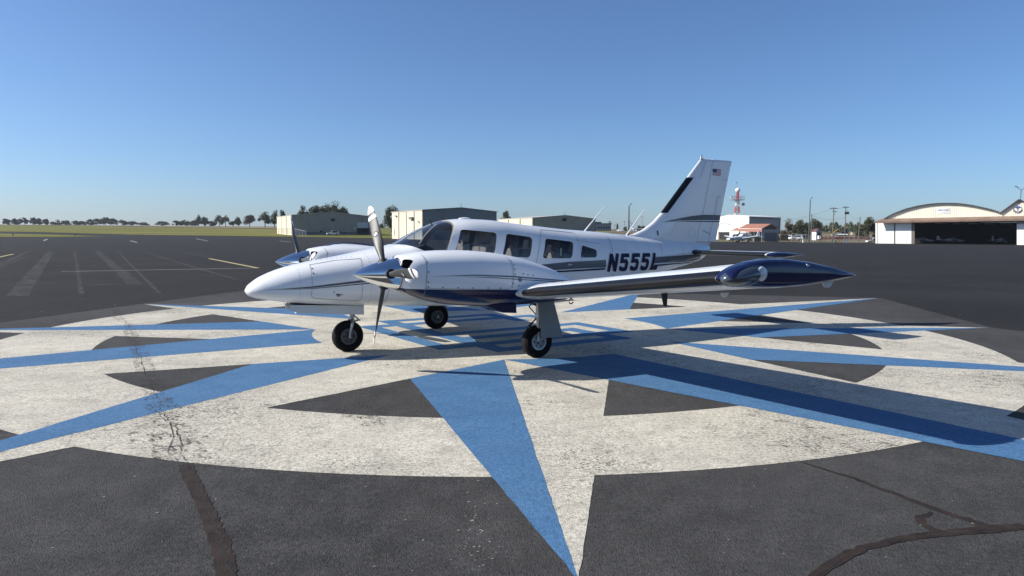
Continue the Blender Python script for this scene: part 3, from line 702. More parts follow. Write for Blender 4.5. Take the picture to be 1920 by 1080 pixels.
        for r0, r1 in ((.775, .825), (.872, .9645)):
            loft('tip_band', [sect(r, .0035) for r in (frange(r0, r1, 5) if r1 < .9 else frange(.872, .94, 4) + [.953, .962, .968])], BLADEW, bl, True, 60)
        mb = MB(); c0 = sect(.60); be = radians(35); c = tan * cos(be) + ax * sin(be) * s; nrm = tan * sin(be) * -s + ax * cos(be)
        for sg in (-1, 1):
            q = hub + rad * .56 + nrm * (.0135 * sg if sg < 0 else .010); mb.add([q + c * .036 * cos(a) + rad * .042 * sin(a) for a in [2 * pi * j / 20 for j in range(20)]], [tuple(range(20))])
        mb.build('blade_badge', BLK, bl)
        mb = MB()
        for sg in (-1, 1):
            q = hub + rad * .56 + nrm * (.0145 * sg if sg < 0 else .011)
            for (a0, b0, a1, b1, w) in ((-.022, -.018, -.002, .026, .008), (-.002, .026, .004, -.026, .008), (.016, -.018, .022, .016, .008)):
                p0 = q + c * a0 + rad * b0; p1 = q + c * a1 + rad * b1; d = (p1 - p0).normalized(); e_ = d.cross(nrm) * w / 2
                mb.poly([p0 + e_, p1 + e_, p1 - e_, p0 - e_])
        mb.build('badge_mark', BLADEW, bl)
        mb = MB(); mb.lathe([(0, .0), (0, .058), (.03, .058), (.03, 0)], (0, 0, 0), 'z', 20)
        Rm = rad.to_track_quat('Z', 'Y').to_matrix(); mb.v = [Vector((-.165, yc, EZ)) + rad * .150 + Rm @ v for v in mb.v]; mb.build('blade_root', BLK, bl)

# --- wings
AF = [(1, 0.0), (.9, .018), (.75, .040), (.55, .066), (.4, .078), (.28, .079), (.16, .068), (.08, .050), (.035, .033), (.01, .017), (0, 0)]
def airfoil(xl, ch, zl, y, tk=1.0, inc=.012):
    up = [(xl + ch * u, y, zl + ch * (v * 1.02 * tk) - inc * ch * u) for u, v in AF]; lo = [(xl + ch * u, y, zl - ch * (v * .66 * tk) - inc * ch * u) for u, v in AF[::-1][1:-1]]
    return up + lo
AFT = [(1, .003), (.93, .018), (.80, .043), (.6, .069), (.42, .082), (.28, .080), (.16, .068), (.08, .050), (.035, .033), (.01, .017), (0, 0)]
def tipfoil(xl, ch, zl, y, tk=1.0, inc=.012):
    return [(xl + ch * u, y, zl + ch * (v * 1.12 * tk) - inc * ch * u) for u, v in AFT] + [(xl + ch * u, y, zl - ch * (v * .62 * tk) - inc * ch * u) for u, v in AFT[::-1][1:-1]]
def wing_st(y):
    a = abs(y); return pl([(.3, 1.02), (1.6, 1.20), (2.4, 1.36), (5.95, 1.225)], a), pl([(0, .72), (2.45, .962), (5.95, 1.352)], a)
for s in (-1, 1):
    st = []
    for a in (.35, 1.0, 1.7, 2.2, 2.6, 3.4, 4.2, 5.0, 5.80):
        xl, zl = wing_st(a); st.append(airfoil(xl, 2.89 - xl, zl, s * a))
    wing = loft('wing', st, PW, plane, True, 40)
    tp = []
    for a, k, sh in ((5.80, 1, 0), (5.82, 1.0, 0), (5.85, .985, 0), (5.90, .955, .01), (5.945, .88, .04), (5.965, .76, .09), (5.972, .55, .2)):
        xl, zl = wing_st(a); ch = (2.89 - xl) * (1 - .9 * sh); q = tipfoil(xl + .25 * sh + (0 if a < 5.81 else .0), ch, zl, s * a, k * 1.06 if k < 1 else 1.06 if a > 5.81 else 1.0); tp.append(q)
    tip = loft('wing_tip', tp, PN, plane, True, 50)
    # landing light recess, lamp and lens
    def ell(name, sc, m, inset=0.0, n=16):
        mb = MB(); c = Vector((1.45, s * 5.892, 1.366)); pr = [(-cos(pi * i / n), sin(pi * i / n)) for i in range(n + 1)]
        mb.lathe(pr, (0, 0, 0), 'x', 24); tl = radians(9)
        mb.v = [c + Vector((v.x * (.238 + sc) * cos(tl) - v.z * (.088 + sc) * sin(tl), v.y * (.128 + sc), v.x * (.238 + sc) * sin(tl) + v.z * (.088 + sc) * cos(tl))) for v in mb.v]
        return mb.build(name, m, plane, True)
    ell('lamp_housing', -.004, mat('lamp_liner', (.060, .072, .092), rough=.2, coat=.4)).parent = tip
    ell('light_lens', .004, LENS).parent = tip
    mb = MB(); mb.lathe([(-cos(pi * i_ / 8), sin(pi * i_ / 8)) for i_ in range(9)], (0, 0, 0), 'y', 20); mb.v = [Vector((1.545 + v.x * .062, s * (5.994 + .018 * v.y), 1.378 + v.z * .06)) for v in mb.v]
    lamp = mb.build('landing_lamp', mat('lamp_led', (.72, .74, .76), rough=.35, var=.6, vscale=110), tip, True)
    mb = MB(); mb.prism([(2.12, s * 5.93, 1.455), (2.25, s * 5.93, 1.425), (2.12, s * 5.93, 1.40)], [(2.125, s * 5.968, 1.445), (2.22, s * 5.962, 1.427), (2.125, s * 5.968, 1.41)], 3); mb.build('position_light', mat('clear_lens', (.8, .82, .82), rough=.15, var=.3, vscale=60), tip)
    # de-icing boot on the leading edge
    bt = []
    for a in frange(2.58, 5.795, 12):
        xl, zl = wing_st(a); ch = 2.89 - xl; k = .004; e_ = min(1, (a - 2.58) / .12 + .35)
        sel = [(u * e_, v * (1 if e_ > .99 else sqrt(e_)), 1) for u, v in ((.042, .0365), (.032, .0315), (.022, .0262), (.012, .0185), (.005, .0115), (0, 0))] + [(u * e_, v * (1 if e_ > .99 else sqrt(e_)), -1) for u, v in ((.006, .0125), (.018, .0235), (.04, .035), (.06, .0435))]
        bt.append([(xl + ch * u - k, s * a, zl + (ch * v * (1.02 if g > 0 else .66) + k) * g - .012 * ch * u) for u, v, g in sel])
    k = len(bt[0]); mesh_obj('deice_boot', [p for r in bt for p in r], [(i * k + j, i * k + j + 1, (i + 1) * k + j + 1, (i + 1) * k + j) for i in range(len(bt) - 1) for j in range(k - 1)], BOOT, wing, True)
    # flap / aileron line, fuel caps, underside fittings
    for a in (2.7, 3.92, 5.55):
        xl, zl = wing_st(a); mb = MB(); mb.tube([(2.38, s * a, zl + .085), (2.92, s * a, zl - .045)], .004, 4); mb.build('aileron_seam', SEAM, wing)
    mb = MB()
    for a in frange(2.62, 3.35, 4):
        xl, zl = wing_st(a)
        for u in (.125, .14): mb.lathe([(0, .012), (.004, .0)], (xl + u * 1.6, s * (a + (u - .125) * 5), zl + 1.6 * .0655 * 1.02 * (1.0 if u < .13 else 1.02) - .004), 'z', 8)
    tag(mb.build('rivets', RIV, wing), kind='stuff')
    xl, zl = wing_st(4.2); mb = MB(); mb.prism([(2.10, s * 4.2 - .006, zl - .06), (2.19, s * 4.2 - .006, zl - .06), (2.185, s * 4.2 - .006, zl - .23), (2.14, s * 4.2 - .006, zl - .22)], [(2.10, s * 4.2 + .006, zl - .06), (2.19, s * 4.2 + .006, zl - .06), (2.185, s * 4.2 + .006, zl - .23), (2.14, s * 4.2 + .006, zl - .22)], 4); mb.build('pitot_mast', BLK, wing)
    xl, zl = wing_st(2.9); mb = MB(); mb.tube([(1.85 + .03 * sin(t), s * 2.9, zl - .125 + .03 * cos(t)) for t in frange(0, 2 * pi, 12)], .007, 6); mb.tube([(1.85, s * 2.9, zl - .08), (1.85, s * 2.9, zl - .10)], .008, 6); mb.build('tie_down_ring', BLK, wing)
    for a, x, r in ((5.86, 2.56, .075), (5.0, 2.2, .05)):
        xl, zl = wing_st(a); z0 = zl - (.045 if a > 5.5 else .115); mb = MB(); P = [(x + r * cos(t), s * a, z0 - r * .95 * sin(t)) for t in frange(0, pi, 12)]; mb.prism(P, [(p[0], p[1] - s * .012, p[2]) for p in P], 13); mb.build('hinge_fairing', LG, wing)
    for a in (4.4, 4.9, 5.4):
        xl, zl = wing_st(a); mb = MB(); mb.tube([(2.92, s * a, zl - .05), (3.06, s * a, zl - .06)], .003, 5); mb.build('static_wick', BLK, wing)

# --- tail
FLE = [(1.45,4.6),(1.688,5.08),(1.70,5.16),(1.787,5.403),(1.923,5.63),(2.105,5.836),(2.766,6.444),(3.10,6.757),(3.135,6.80)]
FTE = [(1.45,7.20),(1.549,7.222),(3.017,7.567),(3.076,7.60),(3.135,7.60)]; FHG = [(1.45,6.69),(1.558,6.71),(1.847,6.751),(2.108,6.831),(2.744,6.974),(3.0,7.03),(3.135,7.06)]
def fin_t(x, z):
    le, te = max(pl(FLE, z), pl([(1.45, 5.6), (2.1, 5.84), (3.2, 6.9)], z) - 2.0), pl(FTE, z); u = min(1, max(0, (x - le) / (te - le))); c0 = min(te - le, 1.5)
    k = 1.0 if z < 3.09 else sqrt(max(.05, 1 - ((z - 3.09) / .05) ** 2))
    return k * max(.004, c0 * .052 * (2.7 * sqrt(max(u, 0)) * (1 - u) ** .9 if u < .28 else 2.7 * sqrt(.28) * .72 ** .9 * (1 - ((u - .28) / .72) ** 1.5) + .003))
def fin_sect(z, x0, x1, n=14, ins=0.0):
    xs_ = [x0 + (x1 - x0) * (i / n) ** 1.6 for i in range(n + 1)]
    return [(x, -max(.002, fin_t(x, z) - ins), z) for x in xs_] + [(x, max(.002, fin_t(x, z) - ins), z) for x in xs_[::-1]]
zz = frange(1.46, 2.1, 16) + frange(2.15, 3.09, 14) + [3.105, 3.118, 3.128, 3.134]
fin = loft('fin', [fin_sect(z, pl(FLE, z), pl(FHG, z) - .006) for z in zz], PW, plane, True, 60)
rud = loft('rudder', [fin_sect(z, pl(FHG, z) + .006, pl(FTE, z)) for z in [z for z in zz if z > 1.555]], PW, plane, True, 60)
mb = MB(); mb.box((6.70, -.045, 1.54), (7.05, .045, 1.558)); mb.build('rudder_fairing', PW, fin)
fb = []
for z in frange(2.10, 2.768, 10):
    x0 = pl(FLE, z); e_ = pl([(2.10, .115), (2.77, .13)], z); fb.append([(x0 + e_ * u, -fin_t(x0 + e_ * u, z) - .004, z) for u in (1, .75, .5, .3, .12, .03)] + [(x0 - .005, 0, z)] + [(x0 + e_ * u, fin_t(x0 + e_ * u, z) + .004, z) for u in (.03, .12, .3, .5, .75, 1)])
k = len(fb[0]); mesh_obj('deice_boot', [p for r in fb for p in r], [(i * k + j, i * k + j + 1, (i + 1) * k + j + 1, (i + 1) * k + j) for i in range(len(fb) - 1) for j in range(k - 1)], BOOT, fin, True)
def fdecal(name, top, bot, m, parent, n=24, off=.004):
    for sd in (-1, 1):
        V = []; F = []; xa, xb = max(top[0][0], bot[0][0]), min(top[-1][0], bot[-1][0])
        for i in range(n + 1):
            x = xa + (xb - xa) * i / n; a, b = pl(top, x), pl(bot, x)
            for r in range(3): z = a + (b - a) * r / 2; V.append((x, sd * (fin_t(x, z) + off), z))
        for i in range(n):
            for r in range(2): F.append((i * 3 + r, i * 3 + r + 1, (i + 1) * 3 + r + 1, (i + 1) * 3 + r))
        mesh_obj(name, V, F, m, parent, True)
fdecal('stripe', [(5.80,1.927),(6.1,1.99),(6.5,2.05),(6.83,2.083),(7.33,2.088)], [(5.80,1.926),(6.2,1.965),(6.8,1.985),(7.33,1.99)], PG, fin); fdecal('pinstripe', [(6.0,1.945),(6.5,1.962),(7.33,1.972)], [(6.0,1.942),(6.5,1.948),(7.33,1.953)], PB, fin)
RED = mat('flag_red', (.42, .04, .045), rough=.4); FBL = mat('flag_blue', (.03, .04, .16), rough=.4); FWH = mat('flag_white', (.75, .75, .75), rough=.4)
fdecal('flag', [(7.056,2.955),(7.295,2.955)], [(7.056,2.833),(7.295,2.833)], FWH, rud, 6, .004)
for i in range(0, 13, 2):
    z1 = 2.955 - .122 * i / 13; fdecal('flag_stripe', [(7.056, z1), (7.295, z1)], [(7.056, z1 - .122 / 13), (7.295, z1 - .122 / 13)], RED, rud, 6, .0055)
fdecal('flag_canton', [(7.056,2.955),(7.17,2.955)], [(7.056,2.889),(7.17,2.889)], FBL, rud, 4, .007)
def fline(pts, w, m, parent, name):
    mb = MB()
    for sd in (-1, 1):
        for (a, b) in zip(pts, pts[1:]):
            d = (Vector(b) - Vector(a)).normalized(); nv = Vector((-d.y, d.x)) * w / 2; Q = [Vector(a) + nv, Vector(b) + nv, Vector(b) - nv, Vector(a) - nv]; mb.poly([(q.x, sd * (fin_t(q.x, q.y) + .0045), q.y) for q in Q])
    return mb.build(name, m, parent)
fline([(7.334,2.437),(7.232,2.437),(7.13,2.0),(7.018,1.56)], .008, SEAM, rud, 'trim_tab_seam'); fline([(6.60,2.778),(7.5,2.76)], .006, SEAM, fin, 'cap_seam'); fline([(6.883,3.10),(6.73,2.78)], .006, SEAM, fin, 'cap_seam'); fline([(6.85,1.79),(7.07,1.72)], .014, SEAM, rud, 'trim_actuator')
fline([(5.69,1.775),(5.705,1.69)], .03, BLK, fin, 'vent_slot')
mb = MB()
for (x, z) in [(6.0,1.99),(5.93,2.03),(6.12,1.9),(6.10,1.85),(6.05,1.78),(6.0,1.72),(5.95,1.69)] + [(6.56 + .09 * cos(t), 1.74 + .09 * sin(t)) for t in frange(0, 6, 11)] + [(6.90,2.62),(6.87,2.5),(6.85,2.38),(6.82,2.25),(6.80,2.14)]:
    mb.poly([(x + .008 * cos(t * pi / 3), -fin_t(x, z) - .0045, z + .008 * sin(t * pi / 3)) for t in range(6)])
tag(mb.build('rivets', RIV, fin), kind='stuff')
mb = MB(); mb.lathe([(0, .03), (.015, .028), (.04, .016), (.085, .014), (.095, .0)], (6.80, 0, 3.12), 'z', 14); mb.build('beacon', mat('beacon_grey', (.25, .26, .25), rough=.3), fin, True)
def stab_sect(a, s, xl=6.42, xt=7.22, z=1.38, k=1.0):
    ch = xt - xl; return [(xl + ch * u, s * a, z + ch * v * .72 * k) for u, v in AF] + [(xl + ch * u, s * a, z - ch * v * .72 * k) for u, v in AF[::-1][1:-1]]
for s in (-1, 1):
    stb = loft('stabilator', [stab_sect(a, s, 6.46 - .04 * a) for a in (.06, .4, 1.0, 1.5, 1.93)], PW, plane, True, 40)
    loft('stabilator_tip', [stab_sect(1.93, s, 6.383), stab_sect(2.0, s, 6.39, 7.22, 1.38, 1.0), stab_sect(2.05, s, 6.42, 7.2, 1.38, .8), stab_sect(2.075, s, 6.5, 7.1, 1.38, .5)], PN, stb, True, 50)
    bt = []
    for a in frange(.12, 1.9, 6):
        xl = 6.46 - .04 * a; ch = 7.22 - xl
        sel = [(.16, .068, 1), (.08, .05, 1), (.035, .033, 1), (.01, .017, 1), (0, 0, 1), (.01, .017, -1), (.035, .033, -1), (.08, .05, -1), (.16, .068, -1)]
        bt.append([(xl + ch * u - .004, s * a, 1.38 + (ch * v * .72 + .004) * g) for u, v, g in sel])
    k = len(bt[0]); mesh_obj('deice_boot', [p for r in bt for p in r], [(i * k + j, i * k + j + 1, (i + 1) * k + j + 1, (i + 1) * k + j) for i in range(len(bt) - 1) for j in range(k - 1)], BOOT, stb, True)
mb = MB(); mb.tube([(6.40, -.12, 1.36), (6.42, -.14, 1.40), (6.62, -.13, 1.41)], [.02, .04, .03], 10); mb.build('stabilator_root_seal', BLK, plane, True)

# --- landing gear
def wheel(name, x, y, side):
    t = MB(); pr = [(-.03, .115), (-.062, .118), (-.078, .15), (-.076, .19), (-.058, .213), (-.03, .2225), (.03, .2225), (.058, .213), (.076, .19), (.078, .15), (.062, .118), (.03, .115), (-.03, .115)]
    t.lathe(pr, (x, y, .2225), 'y', 40); w = t.build(name, TYRE, plane, True)
    g = MB()
    for a in (-.018, .0, .018): g.lathe([(a - .003, .2232), (a + .003, .2232)], (x, y, .2225), 'y', 40)
    g.build('tread_groove', BLK, w)
    h = MB()
    for q in (-1, 1): h.lathe([(q * .058, .122), (q * .070, .112), (q * .069, .100), (q * .066, .092), (q * .040, .084), (q * .040, .048), (q * .055, .044), (q * .058, .0)], (x, y, .2225), 'y', 28)
    h.build('rim', HUB if y < -1 else mat('nose_rim', (.10, .10, .105), rough=.5, metal=.3, var=.2), w, True)
    b = MB()
    for q in (-1, 1):
        for j in range(6): b.lathe([(q * .044, .013), (q * .0445, .0)], (x + .066 * cos(j * pi / 3), y, .2225 + .066 * sin(j * pi / 3)), 'y', 10)
        b.lathe([(q * .0595, .036), (q * .06, .0)], (x, y, .2225), 'y', 16)
    b.build('wheel_bolts', BLK, w); return w
wheel('nose_wheel', 0, 0, 0)
mb = MB(); mb.tube([(.10, 0, .70), (.065, 0, .50), (.06, 0, .47)], [.035, .035, .038], 14); mb.build('nose_strut', STEEL, plane, True)
mb = MB()
for q in (-1, 1): mb.tube([(.055, 0, .475), (.05, q * .06, .455), (.035, q * .105, .40), (.01, q * .108, .30), (0, q * .105, .2225)], [.022, .024, .022, .018, .018], 10)
mb.tube([(0, -.115, .2225), (0, .115, .2225)], .02, 12); mb.tube([(.055, -.06, .47), (.055, .06, .47)], .03, 12); mb.build('nose_fork', STEEL, plane, True)
mb = MB(); mb.tube([(.07, 0, .54), (.17, 0, .445)], .011, 8); mb.tube([(.17, 0, .445), (.06, 0, .42)], .014, 8); mb.tube([(.17, -.03, .445), (.17, .03, .445)], .014, 8); mb.build('torque_link', STEEL, plane, True)
mb = MB()
for q in (-1, 1): mb.prism([(-.84, q * .15, .715), (.19, q * .15, .665), (.19, q * .16, .535), (-.72, q * .16, .60), (-.82, q * .16, .635)], [(-.84, q * .158, .715), (.19, q * .158, .665), (.19, q * .168, .535), (-.72, q * .168, .60), (-.82, q * .168, .635)], 5)
mb.build('nose_gear_door', LG, plane)
mb = MB(); mb.box((-.78, -.13, .66), (.2, .13, .72)); mb.build('nose_gear_bay', BLK, plane)
for s in (-1, 1):
    y = s * 1.69; wheel('main_wheel', 2.13, y, s)
    mb = MB(); mb.tube([(2.12, s * 1.76, .92), (2.12, s * 1.745, .52)], .042, 14); mb.tube([(2.12, s * 1.745, .54), (2.125, s * 1.735, .30), (2.13, s * 1.735, .2225)], [.028, .028, .032], 12); mb.tube([(2.13, y - .09, .2225), (2.13, y + .09, .2225)], .022, 10); mb.build('main_strut', STEEL, plane, True)
    mb = MB(); mb.tube([(2.08, s * 1.745, .55), (1.99, s * 1.73, .44), (2.08, s * 1.735, .30)], .012, 8); mb.tube([(2.09, s * 1.74, .86), (2.02, s * 1.66, .70), (2.1, s * 1.74, .58)], .010, 6); mb.tube([(2.0, s * 1.70, .84), (2.03, s * 1.70, .76), (2.1, s * 1.74, .73)], .022, 8); mb.build('torque_link', BLK, plane, True)
    mb = MB(); mb.tube([(2.04, s * 1.72, .50), (1.96, s * 1.71, .43), (1.95, s * 1.70, .33), (2.02, s * 1.69, .26)], .007, 6); mb.build('brake_hose', BLK, plane, True)
    q = s * 1.86; mb = MB(); P = [(2.02, q, .83), (2.27, q, .83), (2.44, q, .285), (2.10, q, .295)]; mb.prism(P, [(a, b + s * .014, c) for a, b, c in P], 4)
    mb.build('main_gear_door', mat('gear_door_grey', (.20, .215, .21), rough=.45, var=.12, vscale=3), plane)
# ------------------------------------------------------------------ background helpers
UP = Vector((0, 0, 1))
def wall_pt(A, B, px, py):
    """where the sight line through a pixel meets the vertical plane through A and B"""
    d = at(px, py, 1.0) - Vector((0, 0, CAMH)); n = Vector((-(B - A).y, (B - A).x, 0)); o = Vector((0, 0, CAMH))
    return o + d * ((A - o).dot(n) / d.dot(n))
def outward(A, B):
    n = Vector((-(B - A).y, (B - A).x, 0)).normalized()
    return n if n.dot(Vector((0, 0, 0)) - A) > 0 else -n
def slab(name, P, d, m, parent, back=0.0):
    """polygon P thickened from -back to d along its own outward direction (d is a vector)"""
    mb = MB(); k = len(P); mb.prism([p - d * back for p in P], [p + d for p in P], k); return recalc(mb.build(name, m, parent))
def wbox(name, A, B, x0, y0, x1, y1, depth, m, parent, off=.0):
    n = outward(A, B); a, b, c, d = wall_pt(A, B, x0, y0), wall_pt(A, B, x1, y0), wall_pt(A, B, x1, y1), wall_pt(A, B, x0, y1)
    P = [p + n * off for p in (a, b, c, d)]; return slab(name, P, n * depth, m, parent)
def wpanel(name, A, B, u0, u1, z0, z1, depth, m, parent, off=0.0):
    """panel on the wall A-B between fractions u0, u1 and heights z0, z1"""
    n = outward(A, B); p, q = A.lerp(B, u0), A.lerp(B, u1); p = Vector((p.x, p.y, A.z)); q = Vector((q.x, q.y, A.z))
    P = [p + UP * z0, q + UP * z0, q + UP * z1, p + UP * z1]; return slab(name, [v + n * off for v in P], n * depth, m, parent)
BEIGE = mat('metal_cladding_beige', (.62, .56, .43), rough=.6, var=.08, vscale=.3, ribs=9.0); TRIM = mat('trim_brown', (.16, .14, .12), rough=.6); GAP = mat('shadow_gap', (.05, .05, .05), rough=.9)
ROOFM = mat('roof_metal', (.45, .44, .40), rough=.5, var=.1, vscale=.2); WHITEW = mat('metal_cladding_white', (.76, .76, .73), rough=.5, var=.06, vscale=.3, ribs=9.0); GREYW = mat('metal_cladding_grey', (.28, .29, .31), rough=.6, var=.1, ribs=9.0)
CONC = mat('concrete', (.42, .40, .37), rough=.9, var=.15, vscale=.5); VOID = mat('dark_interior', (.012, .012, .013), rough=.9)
WOODP = mat('pole_wood', (.14, .12, .10), rough=.9, var=.2); GALV = mat('galvanised', (.34, .35, .36), rough=.5, metal=.4, var=.1); POLEM = mat('pole_dark', (.07, .075, .08), rough=.6, var=.1)

def gable_hangar(name, label, A, B, C, eave, ridge, npan, mwall=None, mfront=BEIGE, mroof=ROOFM):
    mwall = mwall or mat('metal_cladding_beige_shaded', (.27, .265, .235), rough=.6, var=.12, vscale=.25, ribs=9.0)  # same beige as the door panels, darkened: shade of the unlit walls painted in
    r = empty(name, A, 0, label, 'hangar'); o = A.copy(); L0 = lambda v: v - o
    A, B, C = Vector((0, 0, 0)), L0(B), L0(C); B.z = C.z = 0; D = B + C; lo = -1.5
    class K: pass
    def w(n_, P, m): return slab(n_, P, Vector((0, 0, .0001)), m, r)
    ib = (B - A).normalized(); ic = (C - A).normalized(); t = .25
    def wall(n_, p, q, tops, m):
        # tops: list of (fraction, height)
        nn = Vector((-(q - p).y, (q - p).x, 0)).normalized(); ctr = (A + B + C + D) / 4
        if nn.dot(p - ctr) < 0: nn = -nn
        P = [p + UP * lo, q + UP * lo] + [p.lerp(q, f) + UP * h for f, h in tops[::-1]]
        mb = MB(); mb.prism(P, [v - nn * t for v in P], len(P)); return recalc(mb.build(n_, m, r))
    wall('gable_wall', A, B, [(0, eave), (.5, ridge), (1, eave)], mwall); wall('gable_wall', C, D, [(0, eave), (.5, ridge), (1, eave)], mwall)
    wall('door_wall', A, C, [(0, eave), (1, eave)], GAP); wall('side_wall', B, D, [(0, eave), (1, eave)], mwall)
    nf = Vector((-(C - A).y, (C - A).x, 0)).normalized(); nf = nf if nf.dot(B - A) < 0 else -nf
    g = .012
    for i in range(npan):
        u0, u1 = i / npan + g, (i + 1) / npan - g; p, q = A.lerp(C, u0), A.lerp(C, u1)
        P = [p + UP * lo, q + UP * lo, q + UP * (eave - .25), p + UP * (eave - .25)]; slab('door_panel', [v + nf * (.02 + .03 * (i % 2)) for v in P], nf * .12, mfront, r)
    P = [A + UP * (eave - .25), C + UP * (eave - .25), C + UP * (eave + .02), A + UP * (eave + .02)]; slab('door_header', [v + nf * .02 for v in P], nf * .2, mfront, r)
    M0, M1 = (A + B) / 2 + UP * ridge, (C + D) / 2 + UP * ridge; ov = .35
    for p, q in ((A, C), (B, D)):
        e = (p - (A + B) / 2).normalized() * ov; k = (ridge - eave) / ((B - A).length / 2) * ov
        P = [p + UP * (eave - k) + e - ic * ov, q + UP * (eave - k) + e + ic * ov, M1 + ic * ov, M0 - ic * ov]
        slab('roof_slope', [v + UP * .03 for v in P], UP * .12, mroof, r)
    return r
def ground_pt(px, py, Y): return at(px, py, Y)

# ------------------------------------------------------------------ hangars on the left
A, B, C = at(548, 437, 280), at(698, 440, 296), at(520, 436.2, 312)
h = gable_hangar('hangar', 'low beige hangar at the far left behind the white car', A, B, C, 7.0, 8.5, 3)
def on(h, A, B):
    """details are placed in world space then moved under the hangar"""
    def f(name, x0, y0, x1, y1, dep, m, off=.03):
        o = wbox(name, A, B, x0, y0, x1, y1, dep, m, None, off)
        for v in o.data.vertices: v.co -= h.location
        o.parent = h; return o
    return f
f = on(h, A, B)
f('wall_fan', 620.5, 409.8, 627.5, 414.5, .35, VOID); f('door_opening', 669.5, 427.5, 692, 439.5, .02, VOID); f('roller_door', 669.5, 417, 690, 427.5, .12, mat('roller_grey', (.42, .46, .50), rough=.5)); f('wall_vent', 600, 432.5, 605, 435, .05, VOID); f('wall_vent', 644, 435.5, 648, 438, .05, VOID); f('wall_lamp', 564, 408, 566.5, 409.4, .3, TRIM); f('wall_lamp', 678, 410.5, 680, 412.5, .3, TRIM); f('eave_trim', 549, 436, 697, 437.8, .06, GAP, .01)
f('door_sign', 664, 426, 666, 430, .05, WHITEW)
A, B, C = at(793, 440.5, 206), at(931, 443.5, 218.4), at(735.5, 439.6, 227)
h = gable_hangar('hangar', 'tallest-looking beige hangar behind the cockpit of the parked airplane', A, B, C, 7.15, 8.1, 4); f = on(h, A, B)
f('wall_lamp', 822, 393.5, 824, 395.5, .3, TRIM); f('roof_mast', 864.0, 381, 864.6, 390, .1, TRIM)
f2 = on(h, A, C); f2('wall_lamp', 771, 407, 776.5, 411.5, .5, TRIM, .3); f2('door_plate', 738, 430, 741, 440, .05, WHITEW, .3); f2('wall_lamp', 743, 404, 746, 406, .3, TRIM, .3); f2('wall_lamp', 786, 415, 787.5, 417, .3, TRIM, .3)
A, B, C = at(999, 442, 285), at(1116, 444, 296.6), at(934, 441.5, 318)
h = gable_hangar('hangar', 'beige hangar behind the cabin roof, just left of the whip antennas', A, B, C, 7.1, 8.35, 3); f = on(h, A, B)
f('wall_fan', 1054.5, 409.5, 1061.5, 414.5, .4, VOID); f('roof_mast', 1058.3, 397, 1058.8, 404, .1, TRIM)
# dark office building far behind
A, B, C = at(1113, 432, 430), at(1146, 432, 440), at(1108, 431, 470)
r = empty('office_building', A, 0, 'low dark flat-roofed building right of the beige hangars', 'building')
DKW = mat('dark_cladding', (.10, .11, .12), rough=.6, var=.1)
def obox(r, name, A, B, x0, y0, x1, y1, depth, m, off=0.0):
    o = wbox(name, A, B, x0, y0, x1, y1, depth, m, None, off)
    for v in o.data.vertices: v.co -= r.location
    o.parent = r; return o
obox(r, 'block', A, B, 1113, 416, 1129, 433, -12, DKW, -.5); obox(r, 'wing_block', A, B, 1118, 419, 1146, 433, -12, mat('office_grey', (.25, .26, .27), rough=.6, var=.1)); obox(r, 'roof_fascia', A, B, 1117.5, 418.5, 1146.5, 420.3, .4, DKW, .05)
for k in range(5): obox(r, 'window', A, B, 1121 + 4.8 * k, 425, 1123.5 + 4.8 * k, 428.5, .05, VOID, .08)
obox(r, 'stack', A, B, 1144, 414.5, 1146, 419, -1, DKW, -.5)

# ------------------------------------------------------------------ white hangar, shelter and tower on the right
A, B, C = at(1403.5, 450.8, 300), at(1462, 452, 302), at(1332, 449.5, 345)
r = empty('white_hangar', A, 0, 'white metal hangar with grey side wall behind the small parked airplane', 'hangar')
def wl(P, d, m, nm): 
    o = slab(nm, [p - r.location for p in P], d, m, r); return o
n1 = outward(A, B); n2 = outward(A, C); T = lambda p, z: Vector((p.x, p.y, p.z + z)); D = B + C - A
wl([T(A, -1), T(B, -1), T(B, 9.55), T(A, 9.85)], -n1 * .3, GREYW, 'side_wall')
M1 = A.lerp(C, .5); wl([T(A, -1), T(C, -1), T(C, 9.75), T(M1, 10.9), T(A, 9.75)], -n2 * .3, WHITEW, 'front_wall')
wl([T(B, -1), T(D, -1), T(D, 9.6), T(B, 9.5)], n2 * .3, GREYW, 'rear_wall')
M2 = M1 + (B - A)
wl([T(A, 9.8) - (B-A)*.01, T(B, 9.8) + (B-A)*.01, T(M2, 11) + (B-A)*.01, T(M1, 11) - (B-A)*.01], UP * .35, WHITEW, 'roof_slope'); wl([T(C, 9.8), T(D, 9.8), T(M2, 11.02), T(M1, 11.02)], UP * .3, WHITEW, 'roof_slope')
wl([T(A, 9.35) + n1 * .05, T(B, 9.2) + n1 * .05, T(B, 9.7) + n1 * .05, T(A, 9.9) + n1 * .05], n1 * .25, TRIM, 'gutter'); wl([T(B, -1) + n1 * .05, T(B, -1) - (B - A).normalized() * .5 + n1 * .05, T(B, 9.3) - (B - A).normalized() * .5 + n1 * .05, T(B, 9.3) + n1 * .05], n1 * .1, TRIM, 'corner_trim')
obox(r, 'door_opening', A, C, 1347, 435, 1368, 450, .05, VOID, .05); obox(r, 'roller_door', A, C, 1350, 420.5, 1368, 435, .2, WHITEW, .08); obox(r, 'door_frame', A, C, 1348.5, 419, 1368.5, 420.5, .3, TRIM, .05); obox(r, 'door_frame', A, C, 1348.6, 420.5, 1350, 450, .3, TRIM, .05)

